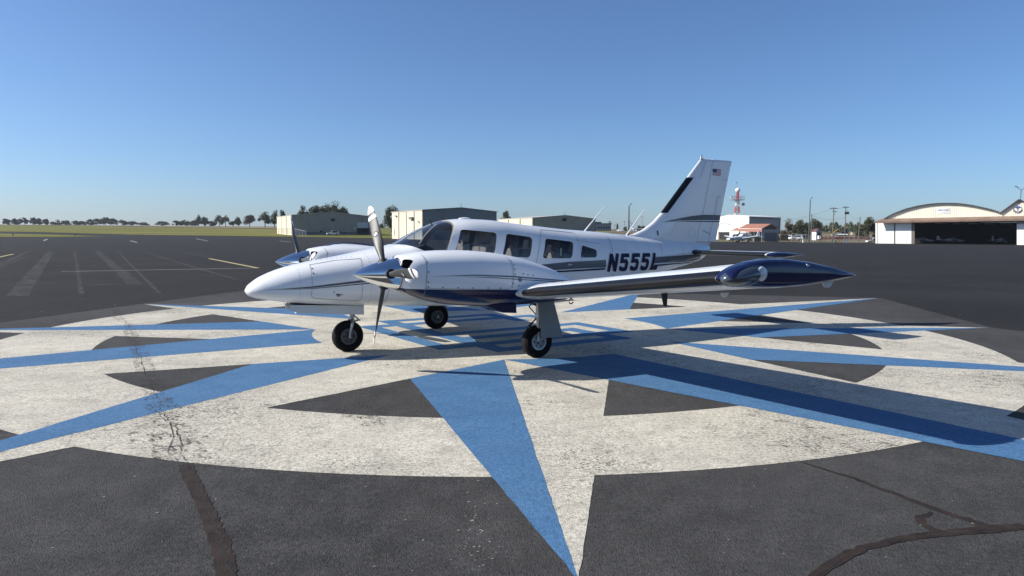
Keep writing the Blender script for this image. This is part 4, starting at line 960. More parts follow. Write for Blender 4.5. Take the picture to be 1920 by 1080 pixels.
A, B, C = at(1429, 452, 238), at(1460, 452, 244), at(1384, 451, 246)
TERRA = mat('terracotta_metal', (.34, .15, .105), rough=.6, var=.08, vscale=.4); FASC = mat('fascia_red', (.33, .145, .11), rough=.6, var=.1); CREAM = mat('fascia_cream', (.6, .5, .4), rough=.6)
r = empty('open_shelter', A, 0, 'open shelter with terracotta red roof behind the small parked airplane', 'shelter')
def q(px, py, Y): return at(px, py, Y) - r.location
wl2 = lambda nm, P, d, m: slab(nm, P, d, m, r)
R0, R1 = q(1401, 420.3, 250), q(1445.5, 420.3, 241)
wl2('roof_slope', [q(1385, 428.2, 246), q(1429.3, 428.4, 237), R1, R0], UP * .12, TERRA); wl2('roof_slope', [q(1460.5, 427.2, 245), q(1418, 427, 256), R0 - UP * .02, R1 - UP * .02], UP * .12, TERRA)
n_ = outward(at(1385, 428, 246), at(1429, 428, 237))
wl2('fascia', [q(1385, 429.4, 246), q(1429, 429.6, 237), q(1429, 434.8, 237), q(1385, 434.2, 246)], n_ * .12, FASC); wl2('eave_trim', [q(1385, 428.4, 246), q(1429, 428.6, 237), q(1429, 429.6, 237), q(1385, 429.4, 246)], n_ * .2, CREAM)
wl2('gable_infill', [q(1430, 430, 238), q(1458, 430, 245), q(1445.3, 421.6, 241.5)], Vector((0, .1, 0)), mat('gable_dark', (.07, .05, .05), rough=.8))
for px, Y in ((1386, 246), (1400, 243.5), (1414, 240.5), (1428.5, 237.5), (1459, 245)):
    a, b = q(px, 452.5, Y), q(px, 428.5, Y); mb = MB(); mb.box((a.x - .15, a.y - .15, a.z - .5), (a.x + .15, a.y + .15, b.z)); mb.build('post', GALV, r)
wl2('wing_roof', [q(1370, 432.4, 250), q(1384.5, 432.4, 247), q(1384.5, 427.6, 250), q(1381, 428, 251)], UP * .1, FASC); wl2('wing_fascia', [q(1370, 432.5, 250), q(1384.5, 432.5, 247), q(1384.5, 433.6, 247), q(1370, 433.6, 250)], n_ * .1, CREAM)
wl2('rear_wall', [q(1384, 436, 252), q(1428, 436, 244), q(1428, 453, 244), q(1384, 453, 252)], Vector((0, .2, 0)), mat('shelter_wall', (.10, .085, .075), rough=.8, var=.3)); wl2('gate', [q(1433, 436, 241), q(1457, 436, 246), q(1457, 453, 246), q(1433, 453, 241)], Vector((0, .06, 0)), mat('gate_grey', (.13, .14, .15), rough=.6, var=.15))

# red and white lattice tower
b = at(1380.5, 452, 400); top = at(1381.5, 361, 400); H = top.z - b.z
tw = empty('lattice_tower', b, 0, 'red and white lattice tower with a white radome on top', 'tower')
TRED = mat('tower_red', (.50, .06, .05), rough=.6); TWH = mat('tower_white', (.75, .75, .74), rough=.6)
def tww(t): return 2.1 * (1 - t) + .5 * t
NB = 7
for k in range(NB):
    t0, t1 = k / NB, (k + 1) / NB; mb = MB(); w0, w1 = tww(t0), tww(t1); z0, z1 = t0 * H, t1 * H
    c0 = [Vector((sx * w0, sy * w0, z0)) for sx, sy in ((-1, -1), (1, -1), (1, 1), (-1, 1))]; c1 = [Vector((sx * w1, sy * w1, z1)) for sx, sy in ((-1, -1), (1, -1), (1, 1), (-1, 1))]
    for i in range(4):
        j = (i + 1) % 4; mb.tube([c0[i], c1[i]], .15, 6); mb.tube([c0[i], c1[j]], .09, 5); mb.tube([c0[j], c1[i]], .09, 5); mb.tube([c1[i], c1[j]], .09, 5)
    tag(mb.build('lattice_section', TRED if k % 2 == 0 else TWH, tw), kind='stuff')
mb = MB(); mb.box((-3.1, -3.1, H - 4.2), (3.1, 3.1, H - 4.0)); mb.build('platform', TRIM, tw)
mb = MB(); P = [Vector((x * 3, y * 3, 0)) for x, y in ((-1, -1), (1, -1), (1, 1), (-1, 1))]
for i in range(4):
    a, c = P[i], P[(i + 1) % 4]
    for z in (H - 2.9, H - 2.0): mb.tube([a + UP * z, c + UP * z], .07, 5)
    for k in range(3): v = a.lerp(c, k / 3); mb.tube([v + UP * (H - 4), v + UP * (H - 2)], .07, 5)
tag(mb.build('railing', GALV, tw), kind='stuff')
mb = MB(); mb.lathe([(-1.3 * cos(pi * i / 12), 1.3 * sin(pi * i / 12)) for i in range(13)], (0, 0, H + 1.3), 'z', 20); mb.build('radome', TWH, tw, True)
mb = MB(); mb.tube([(-.7, 0, H + 2.6), (-.7, 0, H + 5.6)], .06, 6); mb.box((-1.2, -.05, H + 5.3), (-.3, .05, H + 5.6)); mb.build('wind_vane', TRIM, tw)
mb = MB(); mb.lathe([(-.1, 0), (-.1, .8), (.25, .9), (.25, 0)], (3.0, -1.2, 20.5), 'y', 14); mb.tube([(1.8, -.5, 20.3), (3.0, -1.0, 20.4)], .1, 6); mb.build('dish_antenna', GALV, tw)
mb = MB(); mb.box((-3.9, -.3, H - 3.2), (-3.2, .3, H - 2.3)); mb.build('antenna_box', TWH, tw)

# ------------------------------------------------------------------ the arched hangar and its gabled neighbour
A, B = at(1641, 456.6, 217), at(1908, 459.2, 197)
nf = outward(A, B); dep = -nf
ah = empty('arched_hangar', A, 0, 'cream corrugated hangar with arched roof and wide dark open doorway', 'hangar')
CREAMW = mat('corrugated_cream', (.86, .81, .67), rough=.55, var=.05, vscale=.25); DOORW = mat('door_offwhite', (.82, .81, .75), rough=.5, var=.04, vscale=.3); RUST = mat('canopy_rust', (.20, .135, .10), rough=.8, var=.3, vscale=.3)
W = lambda px, py: wall_pt(A, B, px, py) - ah.location
arch_px = [(1657,411.5),(1666,406),(1676,401),(1698,392.5),(1720,387),(1742,383.3),(1757,382.1),(1771,381.6),(1793,381.9),(1807,383.3),(1822,385.5),(1836,388.4),(1851.5,391.8),(1863,394.8),(1874,398.5)]
arc_ = [W(*p) for p in arch_px]
slab('arch_gable', arc_ + [W(1876, 399), W(1876, 412.5), W(1657, 416)], -nf * .4, CREAMW, ah)
wide = lambda nm, P, d, m, r=ah: slab(nm, P, d, m, r)
mb = MB()                                                         # ribs of the corrugated gable: too fine to pick apart
for k in range(54):
    px = 1662 + k * 3.95; yt = pl([(a, b_) for a, b_ in arch_px], px) + .8; p0, p1 = W(px, yt), W(px, 411.5 - (px - 1657) * .022); w_ = (B - A).normalized() * .11
    mb.prism([p0 - w_, p1 - w_, p1 + w_, p0 + w_], [v + nf * .09 for v in (p0 - w_, p1 - w_, p1 + w_, p0 + w_)], 4)
tag(recalc(mb.build('cladding_ribs', CREAMW, ah)), kind='stuff')
V = [p + nf * .5 for p in arc_] + [p + dep * 42 for p in arc_]; k = len(arc_)
V2 = V + [v + UP * .15 for v in V]; F = []
for i in range(k - 1): F += [(i, i + 1, k + i + 1, k + i), (2*k + i, 3*k + i, 3*k + i + 1, 2*k + i + 1), (i, 2*k + i, 2*k + i + 1, i + 1), (k + i, k + i + 1, 3*k + i + 1, 3*k + i)]
F += [(0, k, 3*k, 2*k), (k-1, 3*k-1, 4*k-1, 2*k-1)]
recalc(mesh_obj('vault_roof', V2, F, mat('vault_metal', (.66, .60, .49), rough=.6, var=.12, vscale=.2), ah))
P = [p + nf * .55 + UP * .2 for p in arc_] ; Q = [p - UP * .34 for p in P]
mb = MB()
for i in range(k - 1): mb.prism([P[i], P[i+1], Q[i+1], Q[i]], [v + nf * .1 for v in (P[i], P[i+1], Q[i+1], Q[i])], 4)
recalc(mb.build('arch_trim', mat('trim_dark', (.045, .045, .045), rough=.6), ah))
c0, c1 = W(1642, 416.4), W(1935, 411.4); wide('canopy', [W(1655, 411.3), W(1935, 405.4), c1 + nf * 2.2, c0 + nf * 2.2], UP * .18, RUST); wide('canopy_edge', [c0 + nf * 2.2, c1 + nf * 2.2, c1 + nf * 2.2 - UP * .35, c0 + nf * 2.2 - UP * .35], nf * .08, RUST)
wide('door_panel', [W(1646, 416.5), W(1676.5, 416), W(1676.5, 457.3), W(1646, 457)], nf * .15, DOORW); wide('door_panel', [W(1679, 416), W(1709, 415.6), W(1709, 457.6), W(1679, 457.3)], nf * .15, DOORW)
wide('end_panel', [W(1641.5, 417), W(1645, 416.6), W(1645, 457), W(1641.5, 456.8)], nf * .1, DOORW); wide('door_jamb', [W(1709.5, 415.6), W(1715, 415.5), W(1715, 457.8), W(1709.5, 457.6)], nf * .1, TRIM); wide('door_gap', [W(1645, 416.5), W(1709.5, 415.6), W(1709.5, 457.6), W(1645, 457)], nf * .03, TRIM)
wide('door_panel', [W(1906.5, 420), W(1945, 419.5), W(1945, 461), W(1906.5, 460)], nf * .15, DOORW); wide('header_panel', [W(1907, 412.3), W(1945, 411.8), W(1945, 419.6), W(1907, 420)], nf * .1, GREYW)
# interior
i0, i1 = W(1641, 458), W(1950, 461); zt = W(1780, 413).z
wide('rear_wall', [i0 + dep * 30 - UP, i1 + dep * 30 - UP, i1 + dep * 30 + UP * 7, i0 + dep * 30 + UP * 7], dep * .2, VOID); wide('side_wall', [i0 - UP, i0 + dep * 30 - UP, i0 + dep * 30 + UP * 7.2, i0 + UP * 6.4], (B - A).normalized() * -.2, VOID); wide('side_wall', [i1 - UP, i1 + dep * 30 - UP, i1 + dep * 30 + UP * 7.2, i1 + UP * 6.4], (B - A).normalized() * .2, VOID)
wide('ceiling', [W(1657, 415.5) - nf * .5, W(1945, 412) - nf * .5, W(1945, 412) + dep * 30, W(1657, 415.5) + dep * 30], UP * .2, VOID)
for k_ in range(6):
    for j in range(2):
        p = W(1722 + 32 * k_ + 6 * j, 417.5 + 1.2 * j) + dep * (4 + 7 * j); e = (B - A).normalized() * 1.6; mb = MB(); mb.prism([p - e, p + e, p + e + UP * .12, p - e + UP * .12], [v + dep * .3 for v in (p - e, p + e, p + e + UP * .12, p - e + UP * .12)], 4); mb.build('tube_lamp', mat('lamp_off', (.55, .55, .55), rough=.5), ah)
# sign and its blurred lettering
sg = wide('wall_sign', [W(1757.5, 390), W(1781, 389.7), W(1781, 400.6), W(1757.5, 400.8)], nf * .14, WHITEW)
INK = mat('sign_ink', (.07, .09, .28), rough=.6); x = 1759.3
for wd in (1.0, .8, 1.1, .9, .8, 1.2, 0, .9, .8, .8, 0, .7, 1.0, .8, .9):
    if wd:
        a = [W(x, 393.0 + (.25 if wd < .85 else 0)), W(x + wd, 393.0), W(x + wd, 394.8), W(x, 394.8)]; slab('sign_letter', [v + nf * .15 for v in a], nf * .03, INK, ah)
    x += (wd or .6) + .45
a = [W(1764, 398.3), W(1773, 398.2), W(1773, 398.9), W(1764, 399)]; slab('sign_underline', [v + nf * .15 for v in a], nf * .03, mat('sign_ink_grey', (.4, .41, .42), rough=.6), ah)

gh = empty('gable_hangar', A, 0, 'cream gabled hangar front with round blue emblem at the right frame edge', 'hangar')
slab('gable_front', [W(1876.5, 399), W(1909, 375.6), W(1913.5, 375.4), W(1947, 397), W(1947, 412), W(1876.5, 412.5)], -nf * .4, CREAMW, gh)
mb = MB()
for k_ in range(17):
    px = 1879 + k_ * 3.95; yt = pl([(1876.5, 399), (1909, 375.6), (1913.5, 375.4), (1947, 397)], px) + .8; p0, p1 = W(px, yt), W(px, 406); w_ = (B - A).normalized() * .11
    mb.prism([p0 - w_, p1 - w_, p1 + w_, p0 + w_], [v + nf * .09 for v in (p0 - w_, p1 - w_, p1 + w_, p0 + w_)], 4)
tag(recalc(mb.build('cladding_ribs', CREAMW, gh)), kind='stuff')
for a, b_ in (((1874.5, 400.3), (1909, 375.2)), ((1909, 375.2), (1913.5, 375)), ((1913.5, 375), (1950, 398))):
    p, q_ = W(*a) + nf * .5, W(*b_) + nf * .5; slab('verge_trim', [p + UP * .22, q_ + UP * .22, q_ - UP * .2, p - UP * .2], nf * .12, mat('trim_dark'), gh)
    slab('roof_slope', [p + UP * .2, q_ + UP * .2, q_ + UP * .2 + dep * 42, p + UP * .2 + dep * 42], UP * .1, ROOFM, gh)
# emblem: blue disc, pale wings and star body
c = (W(1908.5, 393.2)); e1 = (B - A).normalized(); EB = mat('emblem_blue', (.06, .09, .26), rough=.5); EW = mat('emblem_pale', (.70, .69, .60), rough=.5); ED = mat('emblem_dark', (.10, .08, .13), rough=.5); EP = mat('emblem_violet', (.42, .36, .46), rough=.5)
def disc(nm, R, d0, d1, m, s0=0, s1=2 * pi, cen=c): 
    P = [cen + e1 * R * cos(t) + UP * R * sin(t) for t in frange(s0, s1, 32)[:-1 if s1 - s0 > 6.2 else None]]; return slab(nm, [p + nf * d0 for p in P], nf * (d1 - d0), m, gh)
disc('emblem_disc', .98, .10, .16, ED); disc('emblem_field', .88, .16, .18, EB, radians(20), radians(160))
for s_ in (-1, 1): slab('emblem_wing', [c + nf * .19 + e1 * s_ * u + UP * v for u, v in ((.06, -.05), (.16, .18), (.52, .52), (.82, .38), (.84, .08), (.62, -.26), (.32, -.48))], nf * .03, EW, gh)
slab('emblem_body', [c + nf * .20 + e1 * u + UP * v for u, v in ((0, -.10), (.12, -.30), (.30, -.52), (.20, -.86), (0, -.80), (-.20, -.86), (-.30, -.52), (-.12, -.30))], nf * .03, EP, gh)
mb = MB(); p = W(1913.2, 374.8) + nf * .3; t = W(1914.8, 356.2) + nf * .3; mb.tube([p, t], .09, 6); mb.build('lamp_mast', POLEM, gh)
mb = MB(); mb.lathe([(0, .16), (.5, .16), (.5, 0)], p - UP * .3, 'z', 10); mb.build('mast_base', WHITEW, gh)
for s_ in (-1, 1):
    mb = MB(); mb.tube([t, t + e1 * s_ * .55 + UP * .35, t + e1 * s_ * .75 + UP * .75], .08, 6); mb.tube([t + e1 * s_ * .7 + UP * .7, t + e1 * s_ * 1.5 + UP * 1.1], [.16, .12], 6); mb.build('flood_lamp', POLEM, gh)
mb = MB(); mb.box((-.5, -.1, -.15), (.5, .1, .15)); o = mb.build('soffit_lamp', GALV, gh); o.location = W(1910.5, 378.5) + nf * .2

# ------------------------------------------------------------------ poles and wires
def light_pole(px, base, topy, Y, dx, dy, label, r0=.16):
    b, t = at(px, base, Y), at(px, topy, Y); r = empty('light_pole', b, 0, label, 'light pole'); H = t.z - b.z; mb = MB(); mb.tube([(0, 0, -1), (0, 0, H)], [r0, r0 * .6], 8); mb.build('pole', POLEM, r)
    k = Y / FPX; mb = MB(); mb.tube([(0, 0, H - .1), (dx * k * .5, 0, H + dy * k * .5), (dx * k * .75, 0, H + dy * k * .8)], .06, 6); mb.build('arm', POLEM, r)
    mb = MB(); mb.prism([(dx*k*.55, -.22, H + dy*k*.62), (dx*k*1.25, -.22, H + dy*k*1.05), (dx*k*1.25, .22, H + dy*k*1.05), (dx*k*.55, .22, H + dy*k*.62)], [(dx*k*.55, -.2, H + dy*k*.62 + .22), (dx*k*1.2, -.2, H + dy*k*1.05 + .2), (dx*k*1.2, .2, H + dy*k*1.05 + .2), (dx*k*.55, .2, H + dy*k*.62 + .22)], 4); recalc(mb.build('lamp_head', POLEM, r))
light_pole(1178.5, 441, 386, 170, 4, 3, 'tall dark light pole between the two whip antennas', .2); light_pole(1516.5, 452, 374, 230, 3, 3.5, 'tall dark light pole beside the low trees on the right', .22)
def utility_pole(px, base, topy, Y, arm, label, tx=False, lean=0.0):
    b, t = at(px - lean, base, Y), at(px, topy, Y); r = empty('utility_pole', b, 0, label, 'utility pole'); d = t - b; k = Y / FPX; mb = MB(); mb.tube([Vector((0, 0, -1)), d], [.20, .14], 8); mb.build('pole', WOODP, r)
    if arm:
        mb = MB(); mb.box((d.x - arm * k, d.y - .1, d.z - .55), (d.x + arm * k, d.y + .1, d.z - .3)); mb.build('crossarm', WOODP, r)
        for s_ in (-1, -.55, .55, 1): mb = MB(); mb.lathe([(0, .07), (.12, .09), (.25, .04), (.25, 0)], (d.x + s_ * arm * k * .92, d.y, d.z - .3), 'z', 8); mb.build('insulator', GALV, r)
    if tx:
        for s_ in (-1, .45, 1.3): mb = MB(); mb.lathe([(0, 0), (0, .32), (.95, .32), (1.0, .0)], (d.x + s_ * .62, d.y - .4, d.z - 3.0), 'z', 12); mb.build('transformer', GALV if s_ < 0 else POLEM, r, True)
    else:
        if arm: mb = MB(); mb.box((d.x - arm * k * .35, d.y - .1, d.z - 1.6), (d.x + arm * k * .8, d.y + .1, d.z - 1.4)); mb.tube([(d.x + arm * k * .6, d.y, d.z - 1.5), (d.x + .1, d.y, d.z - 3)], .06, 5); mb.build('lower_arm', WOODP, r)
    return b + d
u1 = utility_pole(1563.5, 449.5, 388.5, 262, 7.2, 'wooden utility pole with crossarm left of the transformer pole', lean=2); u2 = utility_pole(1586, 449.5, 386.5, 266, 5.8, 'wooden utility pole carrying three transformers', True, 2)
u3 = utility_pole(1613, 454, 407, 225, 0, 'short bare wooden pole left of the arched hangar', lean=4); u4 = utility_pole(1522, 450, 401.5, 255, 0, 'short bare wooden pole beside the tall light pole', lean=1)
WIRE = mat('wire', (.10, .11, .12), rough=.6)
for i, (a, b, sag) in enumerate(((u4 - UP * .5, u2 - UP * 4, 1.2), (u2 - UP * .3, u1 - UP * .3, .3), (u2 - UP * .4, u3 - UP * .3, 1.5), (u4 - UP * .4, u4 + Vector((-26, 12, -3.5)), 1.0), (u4 - UP * .4, u4 + Vector((9, 4, 2.3)), .2), (u1 - UP * 5, u4 - UP * 5, .8), (u2 - UP * 5, u3 - UP * 2.5, .8))):
    mb = MB(); mb.tube([a.lerp(b, t) - UP * sag * 4 * t * (1 - t) for t in frange(0, 1, 8)], .028, 4)
    tag(mb.build('power_line', WIRE), ['power line from the short pole to the transformer pole', 'power line between the two crossarm poles', 'power line from the transformer pole to the leaning pole', 'power line running left over the low trees', 'short guy wire above the bare pole', 'low power line left of the crossarm pole', 'low power line right of the transformer pole'][i], 'power line', 'power lines')
far_poles = [(1153, 434, 420), (1157.5, 434, 418), (1171, 434, 414), (1181, 434, 414), (1184.5, 433, 417), (1204, 430, 405)]
for i, (px, b, t) in enumerate(far_poles):
    p, q_ = at(px, b, 700), at(px, t, 700); mb = MB(); mb.tube([p - UP * 2, q_], .16, 5); mb.box((q_.x - 1.6, q_.y - .1, q_.z - 1), (q_.x + 1.6, q_.y + .1, q_.z - .8)); tag(mb.build('distant_pole', POLEM), ['thin distant pole nearest the office building','thin distant pole right of the small upright tree','thin distant pole just left of the tall light pole','thin distant pole just right of the tall light pole','thin distant pole beside the rear whip antenna','tallest thin mast left of the fin'][i], 'utility pole', 'distant poles behind the tail')

# ------------------------------------------------------------------ trees
def leaf_mat(name, a, b):
    m = bpy.data.materials.new(name); m.use_nodes = True; nt = m.node_tree; bs = nt.nodes['Principled BSDF']; N = nt.nodes.new; L = nt.links.new
    g = N('ShaderNodeNewGeometry'); mx = N('ShaderNodeMix'); mx.data_type = 'RGBA'; mx.inputs[6].default_value = (*a, 1); mx.inputs[7].default_value = (*b, 1)
    L(g.outputs['Random Per Island'], mx.inputs[0]); L(mx.outputs[2], bs.inputs['Base Color']); bs.inputs['Roughness'].default_value = .7; bs.inputs['Specular IOR Level'].default_value = .2; return m
LEAFS = [leaf_mat('leaves_dark', (.036, .045, .022), (.082, .088, .042)), leaf_mat('leaves_mid', (.055, .065, .034), (.115, .118, .062)), leaf_mat('leaves_brown', (.070, .056, .032), (.13, .095, .055))]
BARK = mat('bark', (.075, .06, .05), rough=.9, var=.3)
def tree(px, base, topy, hw, Y, label, seed, kind=0, dens=1.0, low=.12, group=None, n=None):
    rg = random.Random(seed); b, t = at(px, base, Y), at(px, topy, Y); H = t.z - b.z; Wd = hw * Y / FPX
    r = empty('tree', b, 0, label, 'tree', group)
    mb = MB(); mb.tube([(0, 0, -.8), (rg.uniform(-.02, .02) * H, 0, H * .3), (rg.uniform(-.04, .04) * H, 0, H * .62)], [H * .035, H * .026, H * .012], 7)
    limbs = []
    for i in range(6):
        a = rg.uniform(0, 2 * pi); z0 = H * rg.uniform(.22, .5); e = Vector((cos(a) * Wd * .6, sin(a) * Wd * .6, z0 + H * rg.uniform(.12, .34))); mb.tube([(0, 0, z0), (e.x * .5, e.y * .5, (z0 + e.z) / 2 + .02 * H), e], [H * .014, H * .010, H * .004], 5)
    mb.build('trunk', BARK, r)
    cl = []
    for i in range(20):
        zz_ = rg.uniform(low + .10, .86) if i else .9; wf = pl([(0, .55), (.25, .92), (.5, 1), (.75, .66), (1, .15)], zz_); a = rg.uniform(0, 2 * pi); q_ = sqrt(rg.random()) * .82 * Wd * wf
        cl.append((Vector((cos(a) * q_, sin(a) * q_, H * zz_)), rg.uniform(.16, .44)))
    V = []; F = []; n = int((n or 3600) * dens); sz = max(H * .024, Y / FPX * .75)
    for i in range(n):
        c, rr_ = cl[min(19, int(20 * rg.random() ** .9))]; d = Vector((rg.gauss(0, 1), rg.gauss(0, 1), rg.gauss(0, 1))).normalized() * (rg.random() ** .45)
        p = c + Vector((d.x * rr_ * Wd * 1.05, d.y * rr_ * Wd * 1.05, d.z * rr_ * H * .55)); p.z = max(p.z, H * low * .5)
        u = Vector((rg.gauss(0, 1), rg.gauss(0, 1), rg.gauss(0, .6))).normalized(); v = u.orthogonal().normalized(); v = (Matrix.Rotation(rg.uniform(0, 6.28), 3, u) @ v); w_ = u.cross(v); s_ = sz * rg.uniform(.6, 1.35); k = len(V)
        V += [p + v * s_, p + w_ * s_ * .7, p - v * s_ * .9, p - w_ * s_ * .75]; F.append((k, k + 1, k + 2, k + 3))
    mesh_obj('crown', V, F, LEAFS[kind], r); return r
TL_ = [ # px, base, top, halfwidth, Y, kind
 (14,421.5,411.5,9,820,0,'dark round tree at the left frame edge of the far treeline'),(28,421.5,411.5,7,840,0,'second tree from the left in the far treeline'),(46,421.5,410,8.5,850,1,'pale bushy tree, third from the left in the far treeline'),(63,421.5,410,6.5,840,0,'dark tree, fourth from the left in the far treeline'),(73,421.5,411.5,7,830,0,'dark tree touching its left neighbour in the far treeline'),(86,421.5,412.5,5.5,830,1,'small pale tree left of the first gap in the far treeline'),
 (106,422,414.5,9,930,1,'low pale tree right of the first gap in the far treeline'),(124,422,416,8,960,1,'very low tree in the middle of the left treeline'),(142,422,415.5,9,960,1,'low rounded tree left of the tall clump in the treeline'),(153,422,417,8,960,0,'lowest dark bush left of the tall clump'),(170,422,413,8,920,0,'left flank tree of the tall clump in the treeline'),(183,422,412,9,930,1,'pale tree inside the tall clump in the treeline'),(198,422.5,409.5,12,900,0,'tallest dark tree of the left clump in the treeline'),(213,422.5,411.5,8,900,0,'right shoulder tree of the left clump'),(228,422.5,414.5,9,910,0,'low tree right of the tall clump'),
 (248,423,416.5,11,1000,0,'low distant tree, first after the tall clump'),(270,423,419,12,1050,1,'faint low bush on the crest left of the middle gap'),(306,423,418,11,1000,0,'low dark bush left of the middle gap'),
 (333,423,415,9,760,0,'rounded dark bush right of the middle gap'),(347,423,414.5,8,760,0,'second rounded bush right of the middle gap'),(362,423.5,415.5,10,740,1,'pale low bush under the two-stemmed tree'),(372,423.5,405,6.5,700,1,'tall slim tree with open top left of centre gap'),(384,423.5,409.5,6.5,700,1,'thin sparse tree beside the tall slim one'),(397,423.5,416,9,720,0,'low dark bush beneath sparse trees'),(411,423.5,405.5,9,680,1,'sparse open-crowned tree in the left middle'),(423,423.5,405.5,8,680,1,'sparse tree touching the open-crowned one'),
 (436,423.5,417,6,650,1,'small bush left of the brownish tree'),(446.5,423.5,410.5,6.5,620,1,'small tree left of the brownish tree'),(468,423.5,404.5,14,560,2,'broad brownish tree left of the dark round tree'),(497,424,400,12,480,0,'dark round tree standing free left of the first hangar'),(515,424,397,7.5,450,1,'upright tree behind the left corner of the first hangar'),(530,424,397,7,440,0,'dark tree top above the first hangar door wall')]
for i, (px, b, t, hw, Y, k, lab) in enumerate(TL_): tree(px, b, t - 1.2 - 1.6 * ((i * 7) % 5) / 5, hw * (1.05 + .3 * ((i * 3) % 4) / 4), Y, lab, 100 + i, k, .5 if Y > 650 else .8, .02 if t > 408 else .12, 'trees along the left horizon')
for i, (px, b, t, hw, Y, k, lab, d_) in enumerate(((575, 432, 386.5, 22, 400, 0, 'dark tree rising behind the left part of the first hangar roof', 1), (594, 432, 385.5, 22, 400, 0, 'second tree behind the first hangar roof', 1), (612, 432, 385, 22, 400, 0, 'middle tree behind the first hangar roof', 1), (632, 432, 382.5, 23, 400, 0, 'tallest tree behind the first hangar ridge', 1), (645, 432, 391, 16, 400, 0, 'right end tree behind the first hangar roof', .8),
  (735, 432, 388.5, 16, 330, 0, 'single full tree left of the second hangar', 1.4), (703, 431, 415, 5, 600, 0, 'small tree in the gap behind the left propeller', .4), (716, 431, 419, 9, 650, 1, 'low bushes in the gap between the first hangars', .4), (948, 432, 396.5, 12, 420, 0, 'tree top between the second and third hangars', .9),
  (1478, 451, 414, 17, 285, 2, 'spreading brownish tree beside the white hangar', 1.2), (1498, 451, 413, 14, 290, 0, 'low dark tree right of the white hangar', 1.2), (1526, 449, 411.5, 14, 300, 0, 'dark tree behind the small shed', 1.2), (1511, 449, 417, 12, 305, 0, 'low tree between the two dark trees on the right', 1.0), (1627, 452, 408.5, 17, 260, 0, 'dark round tree at the left end of the arched hangar', 1.4), (1609, 450, 416, 10, 300, 1, 'lighter bush left of the round tree by the arched hangar', .8),
  (1569, 436, 417, 4, 620, 0, 'small pointed tree standing out of the far right wood', .4), (1157.5, 433, 420.5, 2.6, 520, 0, 'small upright tree right of the office building', .3), (1172, 433, 425, 4, 560, 0, 'low bush behind the light pole', .3), (1198, 433, 423, 5, 620, 0, 'low bush left of the fin root', .3), (1206, 433, 424, 5, 620, 1, 'second low bush left of the fin root', .3), (1213, 433, 425, 3.5, 620, 0, 'bush touching the fin fairing', .3))):
    tree(px, b, t, hw, Y, lab, 300 + i, k, d_, .02 if b - t < 22 else .10)
# far wood on the right reads as one mass
rg = random.Random(5); V = []; F = []
for i in range(5200):
    px = rg.uniform(1530, 1660); Y = rg.uniform(640, 720); hmax = 13 + 3.5 * sin(px * .21) + 2.2 * sin(px * .67 + 1); b = at(px, 434.5, Y); p = b + UP * (hmax * Y / FPX) * (rg.random() ** .7)
    u = Vector((rg.gauss(0, 1), rg.gauss(0, 1), rg.gauss(0, .6))).normalized(); v = u.orthogonal().normalized(); w_ = u.cross(v); s_ = rg.uniform(.5, 1.1); k = len(V); V += [p + v * s_, p + w_ * s_, p - v * s_, p - w_ * s_]; F.append((k, k + 1, k + 2, k + 3))
tag(mesh_obj('distant_wood', V, F, LEAFS[1]), 'distant green wood behind the utility poles', 'wood', kind='stuff')

# ------------------------------------------------------------------ vehicles
CGL = mat('car_glass', (.02, .022, .025), rough=.1)
def car(p, rz, color, label, L_=4.6, Wd=1.85, H=1.7, suv=True, group=None, name='parked_car'):
    r = empty(name, p, rz, label, 'car', group); m = mat('car_paint_%02d%02d%02d' % tuple(int(c * 99) for c in color), color, rough=.3, coat=.6)
    h = H * .52; a = L_ / 2; prof = [(-a, .32), (-a, h * .82), (-a * .92, h), (a * .40, h * 1.02), (a * .95, h * .86), (a, h * .62), (a, .32)]
    mb = MB(); mb.prism([(x, -Wd / 2, z) for x, z in prof], [(x, Wd / 2, z) for x, z in prof], 7); body = recalc(mb.build('body', m, r))
    bk = -a * .90 if suv else -a * .62; cp = [(bk, h * .99), (bk * .93, H), (a * .12, H), (a * .46, h * 1.0)]
    mb = MB(); mb.prism([(x, -Wd / 2 + .06 + (.12 if z > h * 1.2 else 0), z) for x, z in cp], [(x, Wd / 2 - .06 - (.12 if z > h * 1.2 else 0), z) for x, z in cp], 4); cab = recalc(mb.build('cabin', m, r))
    for s_ in (-1, 1):
        w = [(bk * .86, h * 1.06), (bk * .82, H * .93), (a * .06, H * .93), (a * .34, h * 1.06)]; mb = MB(); P = [(x, s_ * (Wd / 2 - .05 - (.10 if z > h * 1.2 else 0)), z) for x, z in w]; mb.prism(P, [(x, y + s_ * .02, z) for x, y, z in P], 4); recalc(mb.build('side_window', CGL, cab))
    mb = MB(); mb.prism([(a * .44, -.72, h * 1.06), (a * .44, .72, h * 1.06), (a * .15, .62, H * .95), (a * .15, -.62, H * .95)], [(a * .47, -.72, h * 1.06), (a * .47, .72, h * 1.06), (a * .18, .62, H * .95), (a * .18, -.62, H * .95)], 4); recalc(mb.build('windscreen', CGL, cab))
    for sx in (-.62, .62):
        for s_ in (-1, 1):
            mb = MB(); mb.lathe([(-.11, 0), (-.11, .3), (-.09, .34), (.09, .34), (.11, .3), (.11, 0)], (sx * a, s_ * (Wd / 2 - .08), .34), 'y', 18); wl_ = mb.build('wheel', TYRE, r, True); mb = MB(); mb.lathe([(s_ * .112, .2), (s_ * .115, 0)], (sx * a, s_ * (Wd / 2 - .08), .34), 'y', 12); mb.build('rim', HUB, wl_)
    for s_ in (-1, 1): mb = MB(); mb.box((a - .06, s_ * Wd * .36 - .18, h * .62), (a + .02, s_ * Wd * .36 + .18, h * .80)); mb.build('headlight', mat('head_lamp', (.7, .7, .7), rough=.2), body)
    return r
